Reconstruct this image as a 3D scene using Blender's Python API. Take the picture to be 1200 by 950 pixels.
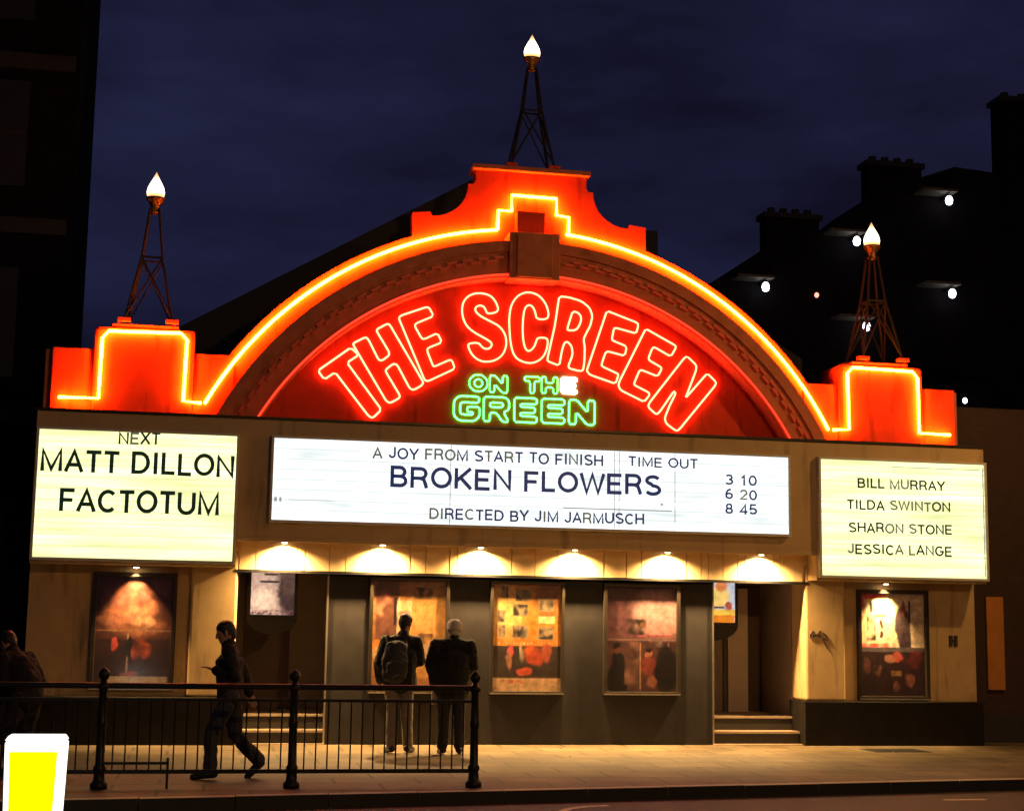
import bpy, bmesh, math, random
from mathutils import Vector, Matrix, noise
from mathutils.geometry import tessellate_polygon
random.seed(7)
R = math.radians
scene = bpy.context.scene
COL = scene.collection
for o in list(bpy.data.objects):
    bpy.data.objects.remove(o)

# ------------------------------------------------------------------ camera
cam_d = bpy.data.cameras.new('camera')
cam = bpy.data.objects.new('camera', cam_d); COL.objects.link(cam)
FPX = 1800.16; PITCH = 0.142762; ROLL = 0.0158736; YAW = 0.1941258
fwd = Vector((math.sin(YAW)*math.cos(PITCH), math.cos(YAW)*math.cos(PITCH), math.sin(PITCH)))
rgt = Vector((math.cos(YAW), -math.sin(YAW), 0)); upv = rgt.cross(fwd)
r2 = rgt*math.cos(ROLL) + upv*math.sin(ROLL); u2 = upv*math.cos(ROLL) - rgt*math.sin(ROLL)
M4 = Matrix((r2, u2, -fwd)).transposed().to_4x4()
M4.translation = Vector((-4.57335, -21.25927, 1.65))
cam.matrix_world = M4
cam_d.sensor_fit = 'HORIZONTAL'; cam_d.sensor_width = 36.0; cam_d.lens = FPX*36/1200
cam_d.clip_start = 0.1; cam_d.clip_end = 3000
scene.camera = cam

# ------------------------------------------------------------------ render, world, sun
scene.render.engine = 'CYCLES'
scene.cycles.use_denoising = True
scene.cycles.sample_clamp_indirect = 6
scene.cycles.max_bounces = 6
vs = scene.view_settings
vs.view_transform = 'Standard'; vs.look = 'None'; vs.gamma = 1; vs.exposure = 0.0
vs.use_curve_mapping = False
SUN_EL, SUN_ROT = -4.0, 200.0
world = bpy.data.worlds.new('World'); scene.world = world; world.use_nodes = True
nt = world.node_tree; nt.nodes.clear()
wo = nt.nodes.new('ShaderNodeOutputWorld')
sky = nt.nodes.new('ShaderNodeTexSky'); sky.sky_type = 'NISHITA'; sky.sun_disc = False
sky.sun_elevation = R(SUN_EL); sky.sun_rotation = R(SUN_ROT)
b1 = nt.nodes.new('ShaderNodeBackground'); b1.inputs['Strength'].default_value = 0.05
nt.links.new(sky.outputs[0], b1.inputs['Color'])
tc = nt.nodes.new('ShaderNodeTexCoord')
mp = nt.nodes.new('ShaderNodeMapping'); mp.inputs['Scale'].default_value = (3.0, 3.0, 9.0)
nz = nt.nodes.new('ShaderNodeTexNoise'); nz.inputs['Scale'].default_value = 1.6
nz.inputs['Detail'].default_value = 5; nz.inputs['Roughness'].default_value = 0.55
cr = nt.nodes.new('ShaderNodeValToRGB')
cr.color_ramp.elements[0].position = 0.33; cr.color_ramp.elements[0].color = (0.0048, 0.0044, 0.0150, 1)
cr.color_ramp.elements[1].position = 0.75; cr.color_ramp.elements[1].color = (0.014, 0.016, 0.050, 1)
b2 = nt.nodes.new('ShaderNodeBackground'); b2.inputs['Strength'].default_value = 1.0
ad = nt.nodes.new('ShaderNodeAddShader')
nt.links.new(tc.outputs['Generated'], mp.inputs[0]); nt.links.new(mp.outputs[0], nz.inputs['Vector'])
nt.links.new(nz.outputs['Fac'], cr.inputs['Fac']); nt.links.new(cr.outputs[0], b2.inputs['Color'])
nt.links.new(b1.outputs[0], ad.inputs[0]); nt.links.new(b2.outputs[0], ad.inputs[1])
nt.links.new(ad.outputs[0], wo.inputs[0])

# ------------------------------------------------------------------ helpers
class MB:
    def __init__(s): s.v = []; s.f = []; s.m = []
    def quadpts(s, pts, mi=0):
        n = len(s.v); s.v += [tuple(p) for p in pts]; s.f.append(tuple(range(n, n+len(pts)))); s.m.append(mi)
    def box(s, x0, x1, y0, y1, z0, z1, mi=0):
        n = len(s.v)
        s.v += [(x, y, z) for z in (z0, z1) for y in (y0, y1) for x in (x0, x1)]
        for f in ((0,2,3,1),(4,5,7,6),(0,1,5,4),(2,6,7,3),(0,4,6,2),(1,3,7,5)):
            s.f.append(tuple(n+i for i in f)); s.m.append(mi)
        return s
    def tube(s, pts, r, n=8, closed=False, mi=0, r_end=None):
        P = [Vector(p) for p in pts]; N = len(P); base = len(s.v); prev = None
        for i, p in enumerate(P):
            if closed: t = (P[(i+1) % N]-P[i-1])
            else: t = P[min(i+1, N-1)]-P[max(i-1, 0)]
            t.normalize()
            if prev is None:
                a = Vector((0, 0, 1)) if abs(t.z) < .9 else Vector((0, 1, 0))
                prev = (a - t*a.dot(t)).normalized()
            else:
                prev = (prev - t*prev.dot(t))
                prev.normalize()
            b = t.cross(prev)
            rr = r if r_end is None else r + (r_end-r)*i/max(1, N-1)
            if isinstance(rr, (list, tuple)): rr = rr[i]
            for k in range(n):
                a = 2*math.pi*k/n
                s.v.append(tuple(p + prev*math.cos(a)*rr + b*math.sin(a)*rr))
        segs = N if closed else N-1
        for i in range(segs):
            j = (i+1) % N
            for k in range(n):
                l = (k+1) % n
                s.f.append((base+i*n+k, base+i*n+l, base+j*n+l, base+j*n+k)); s.m.append(mi)
        if not closed:
            s.f.append(tuple(base+k for k in reversed(range(n)))); s.m.append(mi)
            s.f.append(tuple(base+(N-1)*n+k for k in range(n))); s.m.append(mi)
        return s
    def loft(s, rings, mi=0):
        """rings: (centre, (rx, ry), axisx, axisy) closed capsule-like loft"""
        n = 14; base = len(s.v)
        for c, rr, ax, ay in rings:
            for k in range(n):
                a = 2*math.pi*k/n
                s.v.append(tuple(Vector(c) + ax*math.cos(a)*rr[0] + ay*math.sin(a)*rr[1]))
        for i in range(len(rings)-1):
            for k in range(n):
                l = (k+1) % n
                s.f.append((base+i*n+k, base+i*n+l, base+(i+1)*n+l, base+(i+1)*n+k)); s.m.append(mi)
        s.f.append(tuple(base+k for k in reversed(range(n)))); s.m.append(mi)
        e = base+(len(rings)-1)*n
        s.f.append(tuple(e+k for k in range(n))); s.m.append(mi)
        return s
    def lathe(s, prof, cx=0, cy=0, n=20, mi=0):
        base = len(s.v)
        for r, z in prof:
            for k in range(n):
                a = 2*math.pi*k/n
                s.v.append((cx+r*math.cos(a), cy+r*math.sin(a), z))
        for i in range(len(prof)-1):
            for k in range(n):
                l = (k+1) % n
                s.f.append((base+i*n+k, base+i*n+l, base+(i+1)*n+l, base+(i+1)*n+k)); s.m.append(mi)
        s.f.append(tuple(base+k for k in reversed(range(n)))); s.m.append(mi)
        e = base+(len(prof)-1)*n
        s.f.append(tuple(e+k for k in range(n))); s.m.append(mi)
        return s
    def prism(s, outer, y0, y1, holes=(), mi=0):
        """polygon in XZ extruded along Y (y0 = front)"""
        loops = [[Vector((x, z, 0)) for x, z in outer]] + [[Vector((x, z, 0)) for x, z in h] for h in holes]
        flat = [p for l in loops for p in l]; n = len(s.v); N = len(flat)
        tris = tessellate_polygon(loops)
        s.v += [(p.x, y0, p.y) for p in flat] + [(p.x, y1, p.y) for p in flat]
        for t in tris:
            a, b, c = (flat[i] for i in t)
            if (b-a).cross(c-a).z < 0: t = (t[0], t[2], t[1])
            s.f.append(tuple(n+i for i in t)); s.m.append(mi)
            s.f.append(tuple(n+N+i for i in reversed(t))); s.m.append(mi)
        o = 0
        for l in loops:
            k = len(l)
            for i in range(k):
                j = (i+1) % k
                s.f.append((n+o+i, n+o+j, n+N+o+j, n+N+o+i)); s.m.append(mi)
            o += k
        return s
    def build(s, name, mats, parent=None, smooth=False, bevel=0, org=None):
        me = bpy.data.meshes.new(name)
        v = s.v
        if parent is not None and org is None: org = parent.get('_org')
        if org is not None: v = [(a-org[0], b-org[1], c-org[2]) for a, b, c in v]
        me.from_pydata(v, [], s.f); me.validate(verbose=False)
        if not isinstance(mats, (list, tuple)): mats = [mats]
        for m in mats: me.materials.append(m)
        if len(mats) > 1 and len(me.polygons) == len(s.m): me.polygons.foreach_set('material_index', s.m)
        bm = bmesh.new(); bm.from_mesh(me); bmesh.ops.recalc_face_normals(bm, faces=bm.faces); bm.to_mesh(me); bm.free()
        if smooth: me.polygons.foreach_set('use_smooth', [True]*len(me.polygons))
        me.update()
        o = bpy.data.objects.new(name, me); COL.objects.link(o)
        if parent is not None: o.parent = parent
        elif org is not None: o.location = org
        if bevel:
            b = o.modifiers.new('bevel', 'BEVEL'); b.width = bevel; b.segments = 2; b.limit_method = 'ANGLE'
        return o

def tag(o, label=None, cat=None, group=None, kind=None):
    if label: o['label'] = label
    if cat: o['category'] = cat
    if group: o['group'] = group
    if kind: o['kind'] = kind
    return o
def thing(name, loc, label, cat, group=None):
    o = bpy.data.objects.new(name, None); COL.objects.link(o); o.location = loc; o.empty_display_size = .2
    ORG[o.name] = tuple(loc); o['_org'] = tuple(loc)
    return tag(o, label, cat, group)
ORG = {}
def copy_tree(o, parent=None):
    c = o.copy(); COL.objects.link(c)
    if parent is not None: c.parent = parent
    for ch in list(o.children): copy_tree(ch, c)
    return c

# ------------------------------------------------------------------ materials
def mat(name, col, rough=.6, metal=0, var=.15, scale=6, bump=.0, bscale=60, spec=.5, stretch=None, dirt=None):
    m = bpy.data.materials.new(name); m.use_nodes = True; t = m.node_tree; b = t.nodes['Principled BSDF']
    b.inputs['Roughness'].default_value = rough; b.inputs['Metallic'].default_value = metal
    b.inputs['Specular IOR Level'].default_value = spec
    c = t.nodes.new('ShaderNodeTexCoord'); mpn = t.nodes.new('ShaderNodeMapping')
    if stretch: mpn.inputs['Scale'].default_value = stretch
    t.links.new(c.outputs['Object'], mpn.inputs[0])
    n = t.nodes.new('ShaderNodeTexNoise'); n.inputs['Scale'].default_value = scale; n.inputs['Detail'].default_value = 6
    n.inputs['Roughness'].default_value = .65
    t.links.new(mpn.outputs[0], n.inputs['Vector'])
    rmp = t.nodes.new('ShaderNodeValToRGB')
    lo = tuple(max(0, x*(1-var)) for x in col); hi = tuple(min(1, x*(1+var)) for x in col)
    rmp.color_ramp.elements[0].position = .3; rmp.color_ramp.elements[0].color = (*lo, 1)
    rmp.color_ramp.elements[1].position = .7; rmp.color_ramp.elements[1].color = (*hi, 1)
    t.links.new(n.outputs['Fac'], rmp.inputs['Fac']); t.links.new(rmp.outputs[0], b.inputs['Base Color'])
    if dirt:
        n3 = t.nodes.new('ShaderNodeTexNoise'); n3.inputs['Scale'].default_value = dirt[1]; n3.inputs['Detail'].default_value = 8
        mp3 = t.nodes.new('ShaderNodeMapping'); mp3.inputs['Scale'].default_value = dirt[2] if len(dirt) > 2 else (1, 1, 1)
        t.links.new(c.outputs['Object'], mp3.inputs[0]); t.links.new(mp3.outputs[0], n3.inputs['Vector'])
        r3 = t.nodes.new('ShaderNodeValToRGB'); r3.color_ramp.elements[0].position = .55; r3.color_ramp.elements[1].position = .72
        mx = t.nodes.new('ShaderNodeMixRGB'); mx.inputs['Color2'].default_value = (*dirt[0], 1)
        t.links.new(n3.outputs['Fac'], r3.inputs[0]); t.links.new(r3.outputs[0], mx.inputs['Fac'])
        t.links.new(rmp.outputs[0], mx.inputs['Color1']); t.links.new(mx.outputs[0], b.inputs['Base Color'])
    if bump:
        n2 = t.nodes.new('ShaderNodeTexNoise'); n2.inputs['Scale'].default_value = bscale; n2.inputs['Detail'].default_value = 4
        t.links.new(mpn.outputs[0], n2.inputs['Vector'])
        bp = t.nodes.new('ShaderNodeBump'); bp.inputs['Strength'].default_value = bump; bp.inputs['Distance'].default_value = .02
        t.links.new(n2.outputs['Fac'], bp.inputs['Height']); t.links.new(bp.outputs[0], b.inputs['Normal'])
    return m
def emit(name, col, strength, bands=None):
    m = bpy.data.materials.new(name); m.use_nodes = True; t = m.node_tree; t.nodes.clear()
    o = t.nodes.new('ShaderNodeOutputMaterial'); e = t.nodes.new('ShaderNodeEmission')
    e.inputs['Color'].default_value = (*col, 1); e.inputs['Strength'].default_value = strength
    t.links.new(e.outputs[0], o.inputs[0])
    if bands:   # backlit plastic: fluorescent tubes behind give uneven rows
        c = t.nodes.new('ShaderNodeTexCoord'); mpn = t.nodes.new('ShaderNodeMapping'); mpn.inputs['Scale'].default_value = bands[0]
        n = t.nodes.new('ShaderNodeTexNoise'); n.inputs['Scale'].default_value = 1.0; n.inputs['Detail'].default_value = 3
        r = t.nodes.new('ShaderNodeMapRange'); r.inputs['From Min'].default_value = .3; r.inputs['From Max'].default_value = .7
        r.inputs['To Min'].default_value = bands[1]; r.inputs['To Max'].default_value = bands[2]
        t.links.new(c.outputs['Object'], mpn.inputs[0]); t.links.new(mpn.outputs[0], n.inputs['Vector'])
        t.links.new(n.outputs['Fac'], r.inputs['Value']); t.links.new(r.outputs[0], e.inputs['Strength'])
    return m
def brick(name, c1, c2, mortar, scale, bw=.5, rh=.25, rough=.7, bump=.3, axis='XZ', msize=.015, offset=.5, spec=.5, noise_amt=.5, spots=False):
    m = bpy.data.materials.new(name); m.use_nodes = True; t = m.node_tree; b = t.nodes['Principled BSDF']
    b.inputs['Roughness'].default_value = rough; b.inputs['Specular IOR Level'].default_value = spec
    c = t.nodes.new('ShaderNodeTexCoord'); mpn = t.nodes.new('ShaderNodeMapping')
    if axis == 'XZ': mpn.inputs['Rotation'].default_value = (R(90), 0, 0)
    t.links.new(c.outputs['Object'], mpn.inputs[0])
    k = t.nodes.new('ShaderNodeTexBrick'); k.inputs['Scale'].default_value = scale
    k.inputs['Color1'].default_value = (*c1, 1); k.inputs['Color2'].default_value = (*c2, 1); k.inputs['Mortar'].default_value = (*mortar, 1)
    k.inputs['Brick Width'].default_value = bw; k.inputs['Row Height'].default_value = rh; k.inputs['Mortar Size'].default_value = msize
    k.offset = offset
    t.links.new(mpn.outputs[0], k.inputs['Vector'])
    n = t.nodes.new('ShaderNodeTexNoise'); n.inputs['Scale'].default_value = 3; n.inputs['Detail'].default_value = 8; n.inputs['Roughness'].default_value = .7
    t.links.new(c.outputs['Object'], n.inputs['Vector'])
    r = t.nodes.new('ShaderNodeMapRange'); r.inputs['To Min'].default_value = 1-noise_amt; r.inputs['To Max'].default_value = 1+noise_amt
    t.links.new(n.outputs['Fac'], r.inputs['Value'])
    mx = t.nodes.new('ShaderNodeVectorMath'); mx.operation = 'SCALE'
    t.links.new(k.outputs['Color'], mx.inputs[0]); t.links.new(r.outputs[0], mx.inputs['Scale'])
    t.links.new(mx.outputs[0], b.inputs['Base Color'])
    if spots:
        vo = t.nodes.new('ShaderNodeTexVoronoi'); vo.inputs['Scale'].default_value = 2.6; t.links.new(c.outputs['Object'], vo.inputs['Vector'])
        rv = t.nodes.new('ShaderNodeMapRange'); rv.inputs['From Min'].default_value = .05; rv.inputs['From Max'].default_value = .09; rv.inputs['To Min'].default_value = .35; rv.inputs['To Max'].default_value = 1
        t.links.new(vo.outputs['Distance'], rv.inputs['Value'])
        n4 = t.nodes.new('ShaderNodeTexNoise'); n4.inputs['Scale'].default_value = .9; n4.inputs['Detail'].default_value = 7; t.links.new(c.outputs['Object'], n4.inputs['Vector'])
        r4 = t.nodes.new('ShaderNodeMapRange'); r4.inputs['From Min'].default_value = .42; r4.inputs['From Max'].default_value = .62; r4.inputs['To Min'].default_value = .62; r4.inputs['To Max'].default_value = 1.05
        t.links.new(n4.outputs['Fac'], r4.inputs['Value'])
        m4 = t.nodes.new('ShaderNodeMath'); m4.operation = 'MULTIPLY'; t.links.new(rv.outputs[0], m4.inputs[0]); t.links.new(r4.outputs[0], m4.inputs[1])
        m5 = t.nodes.new('ShaderNodeVectorMath'); m5.operation = 'SCALE'; t.links.new(mx.outputs[0], m5.inputs[0]); t.links.new(m4.outputs[0], m5.inputs['Scale'])
        t.links.new(m5.outputs[0], b.inputs['Base Color'])
    bp = t.nodes.new('ShaderNodeBump'); bp.inputs['Strength'].default_value = bump; bp.inputs['Distance'].default_value = .01; bp.invert = True
    ad = t.nodes.new('ShaderNodeMath'); ad.operation = 'MULTIPLY_ADD'; ad.inputs[1].default_value = -.6
    n2 = t.nodes.new('ShaderNodeTexNoise'); n2.inputs['Scale'].default_value = 45; n2.inputs['Detail'].default_value = 4
    t.links.new(c.outputs['Object'], n2.inputs['Vector'])
    t.links.new(n2.outputs['Fac'], ad.inputs[0]); t.links.new(k.outputs['Fac'], ad.inputs[2])
    t.links.new(ad.outputs[0], bp.inputs['Height']); t.links.new(bp.outputs[0], b.inputs['Normal'])
    return m
def glass_mat(name):
    m = bpy.data.materials.new(name); m.use_nodes = True; t = m.node_tree; t.nodes.clear()
    o = t.nodes.new('ShaderNodeOutputMaterial'); tr = t.nodes.new('ShaderNodeBsdfTransparent'); g = t.nodes.new('ShaderNodeBsdfGlossy')
    g.inputs['Roughness'].default_value = .12; mx = t.nodes.new('ShaderNodeMixShader'); f = t.nodes.new('ShaderNodeValue'); f.outputs[0].default_value = .05
    t.links.new(f.outputs[0], mx.inputs[0]); t.links.new(tr.outputs[0], mx.inputs[1]); t.links.new(g.outputs[0], mx.inputs[2]); t.links.new(mx.outputs[0], o.inputs[0])
    return m
def backlit_print(name, strength):
    m = print_mat(name); t = m.node_tree; b = t.nodes['Principled BSDF']
    t.links.new([n for n in t.nodes if n.type == 'VERTEX_COLOR'][0].outputs[0], b.inputs['Emission Color']); b.inputs['Emission Strength'].default_value = strength
    return m
def print_mat(name):
    m = bpy.data.materials.new(name); m.use_nodes = True; t = m.node_tree; b = t.nodes['Principled BSDF']
    a = t.nodes.new('ShaderNodeVertexColor'); a.layer_name = 'print'; t.links.new(a.outputs[0], b.inputs['Base Color'])
    b.inputs['Roughness'].default_value = .35
    return m

M = {
 'cream': mat('cream_render', (.50, .36, .18), .7, var=.10, scale=3, bump=.08, bscale=90, dirt=((.26, .17, .085), 2.2, (2.6, 2.6, .45))),
 'fascia': mat('fascia_paint', (.52, .37, .19), .55, var=.08, scale=2.5, bump=.03, dirt=((.30, .20, .10), 1.6, (2.6, 2.6, .45))),
 'strip': mat('ribbed_cladding', (.72, .56, .32), .5, var=.08),
 'charcoal': mat('charcoal_wall', (.023, .021, .022), .55, spec=.3, var=.22, scale=4, bump=.05, bscale=40, dirt=((.018, .016, .016), 2.0, (2.6, 2.6, .45))),
 'black': mat('black_paint', (.012, .012, .013), .45, var=.3),
 'plinth': mat('black_plinth', (.010, .008, .007), .7, var=.4, scale=5, bump=.05, spec=.15),
 'parapet': mat('parapet_paint', (.74, .078, .030), .7, spec=.03, var=.12, scale=3, bump=.1, bscale=25, dirt=((.40, .045, .018), 2.4, (2.6, 2.6, .45))),
 'arch': mat('arch_stucco', (.62, .18, .085), .6, spec=.2, var=.18, scale=4, bump=.08, bscale=30, dirt=((.42, .12, .055), 3)),
 'archred': mat('red_lit_bead', (.95, .12, .06), .4, var=.1),  # bright red puts the neon light caught by the beads into colour
 'board': mat('maroon_board', (.009, .0038, .0038), .85, spec=.04, var=.2, scale=3),
 'face': mat('red_letter_face', (.70, .008, .020), .5, spec=.12, var=.08),
 'gface': mat('green_letter_face', (.015, .60, .14), .45, var=.08),
 'iron': mat('black_iron', (.010, .0095, .009), .42, metal=.0, var=.4, scale=12, spec=.28),
 'rust': mat('rusty_iron', (.018, .009, .008), .65, var=.4, scale=14),
 'collar': mat('brass_collar', (.28, .15, .06), .4, metal=.6, var=.2),
 'frame': mat('dark_bronze_frame', (.035, .028, .022), .35, metal=.3, var=.2),
 'steel': mat('satin_metal', (.55, .5, .42), .3, metal=.9, var=.1),
 'lightbox': mat('lightbox_trim', (.62, .60, .55), .45, var=.06),
 'letter': mat('black_acrylic', (.008, .012, .012), .4, var=.1),
 'bluelet': mat('navy_acrylic', (.008, .035, .22), .4, var=.1),
 'fade': mat('worn_acrylic', (.16, .17, .10), .4, var=.2),
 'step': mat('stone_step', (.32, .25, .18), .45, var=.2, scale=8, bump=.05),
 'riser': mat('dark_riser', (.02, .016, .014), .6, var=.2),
 'reveal': mat('brown_lobby_wall', (.30, .245, .215), .55, var=.12, scale=2),
 'pale': mat('pale_lobby_panel', (.55, .47, .42), .5, var=.08),
 'door': mat('brown_door', (.075, .045, .035), .4, var=.15, scale=3),
 'roof': mat('dark_slate', (.012, .010, .010), .7, var=.3),
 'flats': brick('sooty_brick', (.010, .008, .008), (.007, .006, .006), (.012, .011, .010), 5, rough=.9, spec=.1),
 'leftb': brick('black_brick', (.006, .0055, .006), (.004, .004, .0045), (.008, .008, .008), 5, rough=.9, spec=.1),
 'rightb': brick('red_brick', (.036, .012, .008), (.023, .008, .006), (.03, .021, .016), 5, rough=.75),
 'stone': mat('sooty_stone', (.018, .016, .014), .7, var=.3),
 'ochre': mat('ochre_panel', (.42, .17, .03), .55, var=.12, scale=5),
 'pavement': brick('paving_slabs', (.17, .125, .068), (.125, .092, .050), (.04, .035, .022), 1.0, bw=.9, rh=.6, rough=.55, bump=.35, axis='XY', msize=.02, noise_amt=.7, spots=True),
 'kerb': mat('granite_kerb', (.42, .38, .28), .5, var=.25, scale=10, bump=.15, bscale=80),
 'kerbface': mat('shaded_kerb_face', (.012, .011, .010), .7, var=.3),  # shade on the kerb's road side put into a near-black colour
 'road': mat('asphalt', (.036, .026, .022), .55, var=.3, scale=40, bump=.5, bscale=160, dirt=((.035, .026, .022), 1.2)),
 'paint': mat('road_paint', (.65, .58, .40), .55, var=.25, scale=14),
 'skin': mat('skin', (.42, .22, .15), .5, var=.05),
 'hairdark': mat('dark_hair', (.012, .009, .008), .5, var=.3, scale=60, bump=.4, bscale=90),
 'hairwhite': mat('white_hair', (.62, .56, .46), .6, var=.15, scale=60, bump=.4, bscale=90),
 'cloth1': mat('dark_jacket', (.009, .009, .012), .85, var=.3, scale=20, bump=.3, bscale=40),
 'cloth2': mat('black_coat', (.005, .005, .006), .9, var=.3, scale=20, bump=.3, bscale=40),
 'denim': mat('dark_denim', (.035, .036, .05), .85, var=.3, scale=30, bump=.2, bscale=80),
 'greytr': mat('grey_trousers', (.19, .165, .135), .85, var=.2, scale=20, bump=.2, bscale=60),
 'blacktr': mat('charcoal_trousers', (.022, .02, .02), .85, var=.2, scale=20, bump=.2, bscale=60),
 'shoe': mat('black_leather', (.012, .010, .010), .35, var=.2),
 'pack': mat('grey_rucksack', (.028, .027, .03), .8, var=.25, scale=20, bump=.3),
 'paper': mat('white_paper', (.7, .65, .55), .6, var=.05),
 'glass': glass_mat('case_glass'),
 'print': print_mat('poster_print'), 'printlit': backlit_print('backlit_poster_print', .85),
 'grey': mat('galvanised_pole', (.2, .2, .2), .45, metal=.5, var=.15),
 'leaf': mat('dry_leaf', (.45, .33, .12), .7, var=.4, scale=9),
 'ink': mat('dark_spray_ink', (.03, .022, .02), .6, var=.2),
 # things that give off light
 'neon_y': emit('amber_neon', (1.0, .15, .006), 165),
 'neon_r': emit('red_neon', (1.0, .072, .034), 20),
 'glow_arch': emit('dim_red_glow', (1.0, .05, .018), 1.8),  # red gleam on the arch edge, put in as an emissive strip
 'neon_g': emit('green_neon', (.030, 1.0, .085), 19),
 'neon_w': emit('bright_green_neon', (.30, 1.0, .72), 20),
 'lb_y': emit('backlit_yellow_plastic', (.95, 1.0, .46), 1.25, ((.5, 1, 7), .85, 2.2)),
 'lb_w': emit('backlit_white_plastic', (.93, 1.0, 1.0), 1.25, ((.8, 1, 6), .86, 1.7)),
 'rail_y': emit('backlit_rail_yellow', (.92, .93, .46), .95),
 'stain': emit('stained_plastic', (.55, .56, .48), .62),
 'rail_w': emit('backlit_rail_white', (.82, .90, .88), .95),
 'lb_edge': emit('backlit_edge', (.55, .55, 1.0), .85),
 'flame': emit('flame_glass', (1.0, .72, .50), 9),
 'conc': mat('walkway_concrete', (.13, .11, .07), .7),
  'bulb': emit('warm_bulb', (1.0, .72, .38), 20),
 'walk': emit('walkway_lamp', (.80, .82, 1.0), 8),
 'walk_red': emit('red_pilot_lamp', (1.0, .35, .25), 2.2),
 'bol_w': emit('lit_white_plastic', (1.0, 1.0, .86), 1.8),
 'bol_y': emit('lit_yellow_plastic', (1.0, .96, .0), 1.15),
 'sodium': emit('sodium_lamp', (1.0, .55, .15), 30),
}

fm = M['flame'].node_tree; e_ = [n for n in fm.nodes if n.type == 'EMISSION'][0]   # frosted glass with the bulb low inside it
tcn = fm.nodes.new('ShaderNodeTexCoord'); sp_ = fm.nodes.new('ShaderNodeSeparateXYZ'); rp = fm.nodes.new('ShaderNodeValToRGB'); mr_ = fm.nodes.new('ShaderNodeMapRange')
mr_.inputs['From Min'].default_value = 1.78; mr_.inputs['From Max'].default_value = 2.155
fm.links.new(tcn.outputs['Object'], sp_.inputs[0]); fm.links.new(sp_.outputs['Z'], mr_.inputs['Value']); fm.links.new(mr_.outputs[0], rp.inputs[0]); fm.links.new(rp.outputs[0], e_.inputs['Color'])
el = rp.color_ramp.elements; el[0].position = 0; el[0].color = (.22, .07, .012, 1); el[1].position = 1; el[1].color = (.16, .06, .02, 1)
for p_, c_ in ((.10, (.5, .24, .09)), (.28, (1, .85, .65)), (.55, (.8, .68, .55)), (.80, (.35, .2, .09))):
    n_ = el.new(p_); n_.color = (*c_, 1)
e_.inputs['Strength'].default_value = 5

b_ = M['bluelet'].node_tree.nodes['Principled BSDF']; b_.inputs['Emission Color'].default_value = (.05, .22, 1, 1); b_.inputs['Emission Strength'].default_value = .075
b_ = M['letter'].node_tree.nodes['Principled BSDF']; b_.inputs['Emission Color'].default_value = (.3, 1, .6, 1); b_.inputs['Emission Strength'].default_value = .012
b_ = M['fade'].node_tree.nodes['Principled BSDF']; b_.inputs['Emission Color'].default_value = (.62, .75, .62, 1); b_.inputs['Emission Strength'].default_value = .13
def poly_arc(cx, cz, r, a0, a1, n):
    return [(cx+r*math.cos(a0+(a1-a0)*i/n), cz+r*math.sin(a0+(a1-a0)*i/n)) for i in range(n+1)]

# ------------------------------------------------------------------ ground
KS = 0.15                                   # the kerb line runs slightly askew to the facade
def kerb_y(x): return -5.36 + KS*x
mb = MB(); mb.quadpts([(-900, -900, -.16), (900, -900, -.16), (900, 900, -.16), (-900, 900, -.16)])
tag(mb.build('ground', M['road']), kind='structure')
mb = MB(); mb.quadpts([(-60, kerb_y(-60)+.01, -.12), (-60, -40, -.12), (60, -40, -.12), (60, kerb_y(60)+.01, -.12)])
tag(mb.build('road', M['road']), kind='structure')
mb = MB()
def slab(x0, x1, y0f, y1f, z0, z1, mi=0):
    p = [(x0, y0f(x0)), (x1, y0f(x1)), (x1, y1f(x1)), (x0, y1f(x0))]
    n = len(mb.v)
    mb.v += [(x, y, z0) for x, y in p] + [(x, y, z1) for x, y in p]
    for f in ((3,2,1,0),(4,5,6,7),(0,1,5,4),(1,2,6,5),(2,3,7,6),(3,0,4,7)): mb.f.append(tuple(n+i for i in f)); mb.m.append(mi)
slab(-40, 40, lambda x: kerb_y(x)+.16, lambda x: 14, -.15, 0)
tag(mb.build('pavement', M['pavement']), kind='structure')
mb = MB(); x = -24.0
while x < 24:                                # kerbstones about 0.9 m long
    slab(x+.006, x+.894, kerb_y, lambda x: kerb_y(x)+.157, -.15, .004 + random.uniform(-.002, .002)); x += .9
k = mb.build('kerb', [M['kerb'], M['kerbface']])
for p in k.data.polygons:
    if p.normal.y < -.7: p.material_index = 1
tag(k, kind='structure')
mb = MB()
pts = [(-1.15, -6.45), (-.95, -6.10), (-.72, -5.93), (-.50, -5.88)]
for i in range(len(pts)-1):
    a, b = Vector(pts[i]), Vector(pts[i+1]); t = (b-a).normalized(); nn = Vector((-t.y, t.x))*.045
    mb.quadpts([(*(a-nn), -.116), (*(b-nn), -.116), (*(b+nn), -.116), (*(a+nn), -.116)])
mb.quadpts([(3.3, -5.62, -.116), (3.8, -5.60, -.116), (3.8, -5.50, -.116), (3.3, -5.52, -.116)])
tag(mb.build('road_marking', M['paint']), kind='structure')
mb = MB()
for i in range(70):
    x = random.uniform(-6, 6); y = random.uniform(kerb_y(x)+.2, .1); a = random.uniform(0, 6.28); s_ = random.uniform(.012, .03)
    c, s2 = math.cos(a)*s_, math.sin(a)*s_
    mb.quadpts([(x-c, y-s2, .004), (x-s2*.5, y+c*.5, .012), (x+c, y+s2, .005), (x+s2*.5, y-c*.5, .010)])
tag(mb.build('leaf_litter', M['leaf']), 'tiny dry leaves and scraps scattered over the pavement', 'litter', kind='stuff')

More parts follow.
